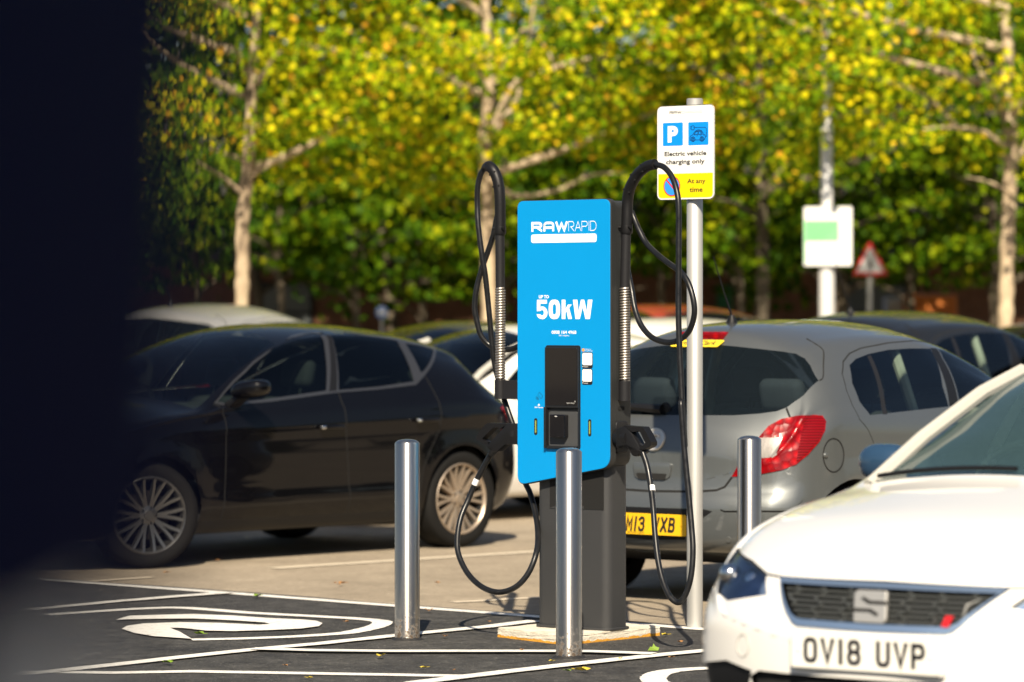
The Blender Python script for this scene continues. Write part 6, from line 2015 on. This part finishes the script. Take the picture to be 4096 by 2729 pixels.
# front row of plane trees, trunks and pale limbs as seen between the leaves
def plane_tree(base, D, tr_px, limb_px, label, cx, n, low, rx=2.9, lm=LM_GOLD, bk=BARK, extra=None):
    tr = tp(tr_px, D, base)
    tr = [(tr[0][0] - .02, 0, 0)] + tr
    top = tr[-1]
    tr += [(top[0] + .05, .05, top[2] + 1.6), (top[0] - .05, 0, top[2] + 3.4)]
    limbs = []
    for L, r0 in limb_px:
        q = tp(L, D, base); m_ = len(q)
        limbs.append(([(p[0], -.25 - .5 * i / m_, p[2]) for i, p in enumerate(q)], r0))
    c = (base[0] + cx, base[1], 5.3)
    limbs += autolimbs(base, c, (rx, 2.2), 7, 3.2, 6.5, .05)
    cl = clumps(int(n * .62), c, (rx, 2.4, 3.5), low)
    if extra is not None: cl = np.concatenate([cl, extra])
    return tree('plane_tree', label, base, tr, .088, limbs, cl, lm, bk, 104, (.25, .25, .13), .078, 'plane trees along the car park')
def lowfn(z0, amp, f): return lambda x, y: z0 + amp * math.sin(x * f) + .25 * math.sin(x * 3.1 + y)
b1 = (at(975, 1200, 44).x, 44.0)
plane_tree(b1, 44, [c7(1080, 1365), c7(1085, 1200), c7(1083, 1000), c7(1103, 800), c7(1113, 650), c7(1120, 500), c7(1133, 300), c7(1140, 150), c7(1150, 0)],
  [([c7(1078, 860), c7(1020, 810), c7(960, 770), c7(893, 733)], .03), ([c7(1120, 350), c7(1085, 290), c7(1050, 240)], .035), ([c7(1160, 380), c7(1200, 320), c7(1240, 270), c7(1290, 235)], .032), ([c7(1125, 800), c7(1180, 770), c7(1280, 712)], .02), ([c7(985, 80), c7(950, 0)], .03), ([c7(1100, 720), c7(1000, 690), c7(900, 655)], .022)],
  'slim mottled plane tree rising behind the black hatchback and the silver car', -.2, 235, lowfn(3.05, .25, 1.3))
b2 = (at(1955, 1200, 44.5).x, 44.5)
plane_tree(b2, 44.5, [c7(2190, 1430), c7(2190, 1200), c7(2185, 900), c7(2170, 650), c7(2185, 500), c7(2196, 300), c7(2180, 100), c7(2175, 0)],
  [([c7(1800, 318), c7(1690, 280), c7(1560, 240), c7(1450, 235), c7(1360, 205)], .05), ([c7(2190, 620), c8(10, 380), c8(130, 330), c8(300, 285), c8(450, 272), c8(690, 315)], .045), ([c7(2185, 800), c8(0, 880), c8(200, 858), c8(350, 792), c8(500, 785)], .035), ([c7(2160, 360), c7(2090, 250)], .03), ([c8(0, 880), c8(-100, 800)], .03), ([c7(2180, 480), c8(40, 150), c8(150, 230), c8(190, 330)], .025)],
  'tall mottled plane tree rising straight behind one cable arm of the charger', .3, 300, lowfn(3.4, .25, 1.7), 3.5)
b3 = (at(4030, 1200, 43).x, 43.0)
plane_tree(b3, 43, [c8(2210, 1480), c8(2215, 1300), c8(2222, 1000), c8(2232, 800), c8(2236, 600), c8(2216, 400), c8(2222, 200), c8(2200, 0)],
  [([c8(2200, 660), c8(2080, 592), c8(1900, 580), c8(1770, 602)], .03), ([c8(2210, 860), c8(2110, 820), c8(2000, 800)], .025), ([c8(2215, 400), c8(2130, 310), c8(2060, 250)], .04), ([c8(2230, 520), c8(2290, 420)], .04), ([c8(2000, 590), c8(1800, 420), c8(1440, 330)], .022), ([c8(1600, 500), c8(1440, 530), c8(1340, 572)], .03)],
  'mottled plane tree beyond the blue car, with a dark upper trunk', -1.6, 285, lowfn(3.35, .12, 1.5), 3.4, extra=np.array([(3.55 + .3 * math.sin(k * 2.4), 40.6 + .25 * math.sin(k * 1.3), 3.78 + .125 * k) for k in range(14)]))
# middle distance, darker and thinner
b4 = (at(3050, 1200, 51).x, 51.0)
plane_tree(b4, 51, [(3050, 1200), (3052, 1000), (3045, 800), (3050, 500), (3040, 200), (3050, 0)], [([(3050, 900), (2950, 820), (2850, 800)], .03), ([(3045, 760), (3150, 660), (3250, 640)], .03)],
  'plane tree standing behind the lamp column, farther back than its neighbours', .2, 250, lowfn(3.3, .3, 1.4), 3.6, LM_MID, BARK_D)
b5 = (-7.4, 47.0)
plane_tree(b5, 47, [(-270, 1200), (-260, 800), (-265, 400), (-260, 0)], [], 'plane tree hidden mostly behind the dark navy lorry', .6, 200, lowfn(2.6, .3, 1.4), 3.2, LM_MID)
b6 = (9.2, 48.0)
plane_tree(b6, 48, [(4865, 1200), (4870, 800), (4865, 400), (4870, 0)], [], 'last plane tree of the row, beyond the dark upper trunk', -.5, 180, lowfn(2.9, .3, 1.4), 3.0, LM_MID)
# dense green belt behind
names = ['last one behind the lorry', 'first one clear of the lorry', 'behind the slim trunk', 'between the slim trunk and the charger', 'behind the tall trunk', 'behind the charger', 'behind the parking sign', 'behind the lamp column', 'behind the warning sign', 'behind the blue car', 'last one past the blue car']
for k, x in enumerate([-11.5, -8.6, -6.2, -4.0, -1.9, .4, 2.7, 5.0, 7.3, 9.6, 12.2]):
    y = 56.5 + 1.6 * math.sin(k * 2.3)
    c = (x, y, 6.0)
    cl = clumps(230, c, (2.5, 2.3, 5.2), lowfn(2.2, .35, 1.1), .5)
    tr = [(0, 0, 0), (.05, 0, 1.4), (-.05, .05, 3), (.1, 0, 6), (0, 0, 9)]
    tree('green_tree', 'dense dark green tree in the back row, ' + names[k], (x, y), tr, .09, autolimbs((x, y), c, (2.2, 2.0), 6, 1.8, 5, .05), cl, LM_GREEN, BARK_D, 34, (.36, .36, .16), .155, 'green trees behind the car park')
# low spreading young trees with layered pads of leaves, in front of the wall
yt_names = ['hidden by the lorry', 'just clear of the lorry', 'beside the slim trunk', 'past the slim trunk', 'above the round blue sign', 'beside the tall trunk', 'behind the charger', 'behind the parking sign pole', 'between the parking sign and the lamp column', 'behind the lamp column', 'beside the warning sign', 'behind the dark upper trunk']
for k, (u, zc_, wd) in enumerate([(420, 2.4, 1.1), (780, 2.6, 1.2), (1120, 2.75, 1.0), (1420, 2.5, 1.15), (1690, 2.25, 1.1), (2010, 2.6, 1.1), (2330, 2.4, 1.1), (2640, 2.7, 1.1), (2960, 2.6, 1.2), (3330, 2.75, 1.2), (3640, 2.5, 1.2), (3980, 2.7, 1.2)]):
    D = 52.3 + .7 * math.sin(k * 2.1)
    x = (u - U0) / FPX * D
    pads = []
    for q in range(30):
        z = zc_ - .55 + 2.0 * (q / 29) ** .9
        rr_ = wd * (1.05 - .28 * (q / 29)) * math.sqrt(rng.random()); a = rng.random() * 6.283
        pads.append((x + rr_ * math.cos(a), D + rr_ * math.sin(a), z + .12 * rng.random()))
    lm_ = []
    for a in range(7):
        an = a * .9 + k; e = .85 * wd
        lm_.append(([(0, 0, zc_ - .9 + .18 * a), (.3 * e * math.cos(an), .3 * e * math.sin(an), zc_ - .65 + .2 * a), (e * math.cos(an), e * math.sin(an), zc_ - .5 + .22 * a)], .028))
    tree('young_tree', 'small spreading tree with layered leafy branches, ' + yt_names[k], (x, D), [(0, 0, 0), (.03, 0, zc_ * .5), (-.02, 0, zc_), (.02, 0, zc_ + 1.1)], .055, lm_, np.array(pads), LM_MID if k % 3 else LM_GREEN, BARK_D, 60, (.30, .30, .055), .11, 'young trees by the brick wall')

# ------------------------------------------------------------------ brick building behind the trees
def brick_mat():
    m, t, b = nodes_of('brick')
    tc = t.nodes.new("ShaderNodeTexCoord"); mp = t.nodes.new("ShaderNodeMapping"); mp.inputs['Rotation'].default_value = (R(90), 0, 0)
    t.links.new(tc.outputs['Object'], mp.inputs[0])
    br = t.nodes.new("ShaderNodeTexBrick"); br.inputs['Scale'].default_value = 4.4
    br.inputs['Color1'].default_value = (.20, .075, .03, 1); br.inputs['Color2'].default_value = (.27, .11, .05, 1); br.inputs['Mortar'].default_value = (.32, .27, .21, 1)
    br.inputs['Mortar Size'].default_value = .012
    t.links.new(mp.outputs[0], br.inputs['Vector']); t.links.new(br.outputs[0], b.inputs['Base Color']); b.inputs['Roughness'].default_value = .9
    return m
BR = brick_mat()
bl = empty('brick_building', (0, 66, 0)); tag(bl, 'long low brick building in the shade behind the trees', 'building')
MB().box((-24, 0, 0), (24, 8, 2.6)).build('wall', BR, bl)
MB().prism([(-1.15, 2.45), (8.8, 2.45), (8.8, 2.6), (4, 6.2), (-1.15, 2.62)], -24.5, 24.5).xf(Matrix(((0, 0, 1, 0), (1, 0, 0, 0), (0, 1, 0, 0), (0, 0, 0, 1)))).build('roof', mat('roof_tiles', (.05, .045, .042), .8, var=.3, vscale=3), bl, None)
for x, wd in ((-4.1, .55), (-9, .6), (1.2, .6), (6.5, .6), (11, .6)):
    wf = MB().box((x - wd, -.05, .9), (x + wd, .06, 2.1), 0, .01, 1).build('window', M['dark_plastic'], bl)
    MB().box((x - wd + .07, -.056, .98), (x + wd - .07, -.0505, 1.5)).build('pane', mat('pane_grey', (.16, .18, .18), .2), wf)
    MB().box((x - wd + .07, -.056, 1.56), (x + wd - .07, -.0505, 2.03)).build('pane', bpy.data.materials['pane_grey'], wf)
p = at(2900, 1185, 65.8)
gs = MB().box((p.x - .15, 65.8, 1.45), (p.x + .15, 65.85, 2.05), 0, .01, 1).build('wall_sign', mat('deep_green', (.02, .16, .05), .5), None)
tag(gs, 'small dark green sign on the shaded brick wall', 'sign')
p = at(1528, 1250, 50)
bs_ = empty('blue_sign', (p.x, 50, 0)); tag(bs_, 'small round blue and white sign low down above the charcoal car', 'sign')
MB().lathe([(.02, 0), (.02, p.z + .1)], 10).build('post', M['galv'], bs_)
MB().lathe([(0, -.04), (.085, -.04), (.087, -.035), (.085, -.03), (0, -.03)], 28, 'y').xf(Matrix.Translation((0, 0, p.z))).build('disc', mat('faded_blue', (.16, .26, .55), .5), bs_, 30)
MB().box((-.05, -.043, p.z - .03), (.05, -.0405, p.z + .03)).build('white_mark', M['white_text'], bs_)
# things parked by the far wall on the right
p = at(3720, 1220, 60)
dg = empty('orange_container', (p.x, 60, 0)); tag(dg, 'orange metal container standing by the far brick wall', 'container')
OM = mat('orange_paint', (.72, .22, .03), .5, var=.15, vscale=4)
zt = at(3720, 1178, 60).z; wx = (3812 - 3630) / FPX * 60 / 2
MB().box((-wx, -.6, .12), (wx, .8, zt), 0, .05, 2).build('shell', OM, dg)
for k in range(7):
    x = -wx + .06 + k * (2 * wx - .12) / 6; MB().box((x - .02, -.625, .2), (x + .02, -.6005, zt - .1)).build('rib', OM, dg)
for x in (-wx + .1, wx - .1): MB().box((x - .06, -.5, 0), (x + .06, .7, .12)).build('skid', M['under'], dg)
p = at(3585, 1225, 61)
cab_ = empty('pale_cabinet', (p.x, 61, 0)); tag(cab_, 'pale grey cabinet beside the orange container', 'cabinet')
MB().box((-.19, -.3, .05), (.19, .3, at(0, 1190, 61).z), 0, .02, 2).build('shell', M['white_paint'], cab_)
MB().box((-.17, -.306, .15), (-.005, -.3002, at(0, 1190, 61).z - .1)).build('door', M['white_paint'], cab_); MB().box((.005, -.306, .15), (.17, -.3002, at(0, 1190, 61).z - .1)).build('door', M['white_paint'], cab_)
MB().box((-.2, -.32, 0), (.2, .32, .05)).build('plinth', M['under'], cab_)

# ------------------------------------------------------------------ dark lorry whose rear corner stands beside the lens
lo = empty('dark_lorry', (-1.35, -1.6, 0)); tag(lo, 'dark navy box lorry standing in front of the black hatchback, only its blurred corner showing', 'lorry')
M['lorry'] = mat('lorry_navy', (.0003, .0028, .036), .8, spec=.01, var=.2, vscale=4)
XE = 1.35 - .098
MB().box((-1.2, -3.4, 1.437), (XE, 2.75, 3.4), 0, .012, 3).xf(Matrix.Translation((XE, 0, 1.5)) @ Matrix.Rotation(R(3.5), 4, 'Y') @ Matrix.Translation((-XE, 0, -1.5))).build('cargo_box', M['lorry'], lo, 17)
MB().box((-1.15, -3.3, .95), (XE - .0365, 2.76, 1.435), 0, .01, 2).build('chassis_skirt', M['lorry'], lo, 17)
MB().box((-1.1, 2.6, .45), (XE - .12, 2.73, .60), 0, .01, 2).build('rear_bumper', M['under'], lo, 17)
MB().box((XE - .05, 2.52, 1.20), (XE - .0345, 2.757, 1.431), 0, .001, 1).build('pale_glow_plate', M['white_text'], lo, 17)  # white plate added to make the pale blurred glow low on the corner
MB().box((-1.1, -5.2, .5), (XE - .1, -3.5, 2.5), 0, .12, 4).build('cab', M['lorry'], lo, 30)
MB().box((-1.0, -5.24, 1.5), (XE - .2, -5.2, 2.3), 0, .02, 2).build('windscreen', M['screen'], lo, 17)
for yy in (-4.3, 1.6):
    for xx in (-.95, XE - .28):
        make_wheel('steel', .40, .24, .24, lo, (xx, yy, .40), 0 if xx > 0 else math.pi)
MB().box((-1.05, 2.72, .98), (-.85, 2.74, 1.1), 0, .008, 2).build('tail_lamp', M['tail_red'], lo, 17)
MB().box((XE - .3, 2.72, .98), (XE - .1, 2.74, 1.1), 0, .008, 2).build('tail_lamp', M['tail_red'], lo, 17)

# ------------------------------------------------------------------ fallen leaves on the tarmac
lmats = [mat('leaf_yellow', (.55, .42, .04), .7, var=.3, vscale=40), mat('leaf_green', (.16, .26, .02), .7, var=.3, vscale=40), mat('leaf_rust', (.34, .17, .06), .7, var=.3, vscale=40)]
fl_labels = ['small yellow leaf fallen on the tarmac', 'small green leaf fallen on the tarmac', 'small rust-brown leaf fallen on the tarmac']
for (x, y, ci, s_) in [(1055, 461, 0, .03), (1815, 515, 0, .038), (1762, 517, 1, .018), (1220, 505, 0, .018), (375, 376, 1, .03), (255, 485, 1, .03), (593, 232, 1, .03), (1240, 288, 2, .032), (2128, 380, 0, .02), (2185, 408, 2, .02), (1465, 330, 2, .016), (1300, 386, 2, .02), (700, 497, 2, .012), (2150, 466, 2, .014), (1590, 438, 2, .013), (912, 184, 2, .030), (1270, 182, 2, .022), (440, 96, 2, .018), (248, 142, 2, .02), (900, 188, 2, .018), (885, 183, 2, .012), (1700, 480, 0, .012), (930, 330, 2, .014), (1330, 515, 2, .013), (790, 544, 0, .015), (1960, 470, 0, .013)]:
    p = cp(x, y); mb = MB()
    V = []; n = 10
    for k in range(n):
        a = 2 * math.pi * k / n; r = s_ * (1 if k % 2 else .62) * random.uniform(.8, 1.15)
        V.append((r * math.cos(a), r * .75 * math.sin(a), .004 + .35 * s_ * abs(math.sin(a)) + random.uniform(0, .003)))
    V.append((0, 0, .004)); mb.add(V, [(k, (k + 1) % n, n) for k in range(n)])
    mb.tube([(-s_ * .5, 0, .006), (-s_ * 1.5, s_ * .2, .008)], s_ * .05, 5)
    o = mb.build('fallen_leaf', lmats[ci], None, None)
    o.location = (p.x, p.y, .012); o.rotation_euler = (0, 0, random.uniform(0, 6.28))
    tag(o, fl_labels[ci], 'leaf', ['yellow', 'green', 'rust-brown'][ci] + ' leaves fallen on the tarmac')
lf = MB()
p = cp(2085, 431)
lf = MB().add([(-.026, 0, .0), (-.016, 0, .017), (-.006, 0, .016), (.0, .006, .032), (.009, .003, .018), (.026, .0, .013), (.02, -.006, .0)], [(0, 1, 2, 3, 4, 5, 6)]).build('fallen_leaf', lmats[1], None, None)
lf.location = (p.x, p.y, .006); tag(lf, 'bright green lobed leaf standing on edge near the parking sign', 'leaf')

# ------------------------------------------------------------------ an unseen wood added behind the viewer to darken reflections in paint and steel
wc = []
for k in range(420):
    a = R(180 + 210 * rng.random()); r_ = 44 + 10 * rng.random()
    wc.append((r_ * math.cos(a), r_ * math.sin(a), 9 * rng.random() ** .8))
wd_ = leaves(np.array(wc), 26, (1.6, 1.6, 1.0), 1.3, 'unseen_woods', LM_GREEN, None, .4, .5)
tag(wd_, kind='stuff')

# ------------------------------------------------------------------ thing > part > sub-part, no deeper
def depth_of(o):
    k = 0
    while o.parent: o = o.parent; k += 1
    return k
for o in list(bpy.data.objects):
    while depth_of(o) > 2:
        p = o.parent
        o.matrix_basis = p.matrix_basis @ o.matrix_basis
        o.parent = p.parent
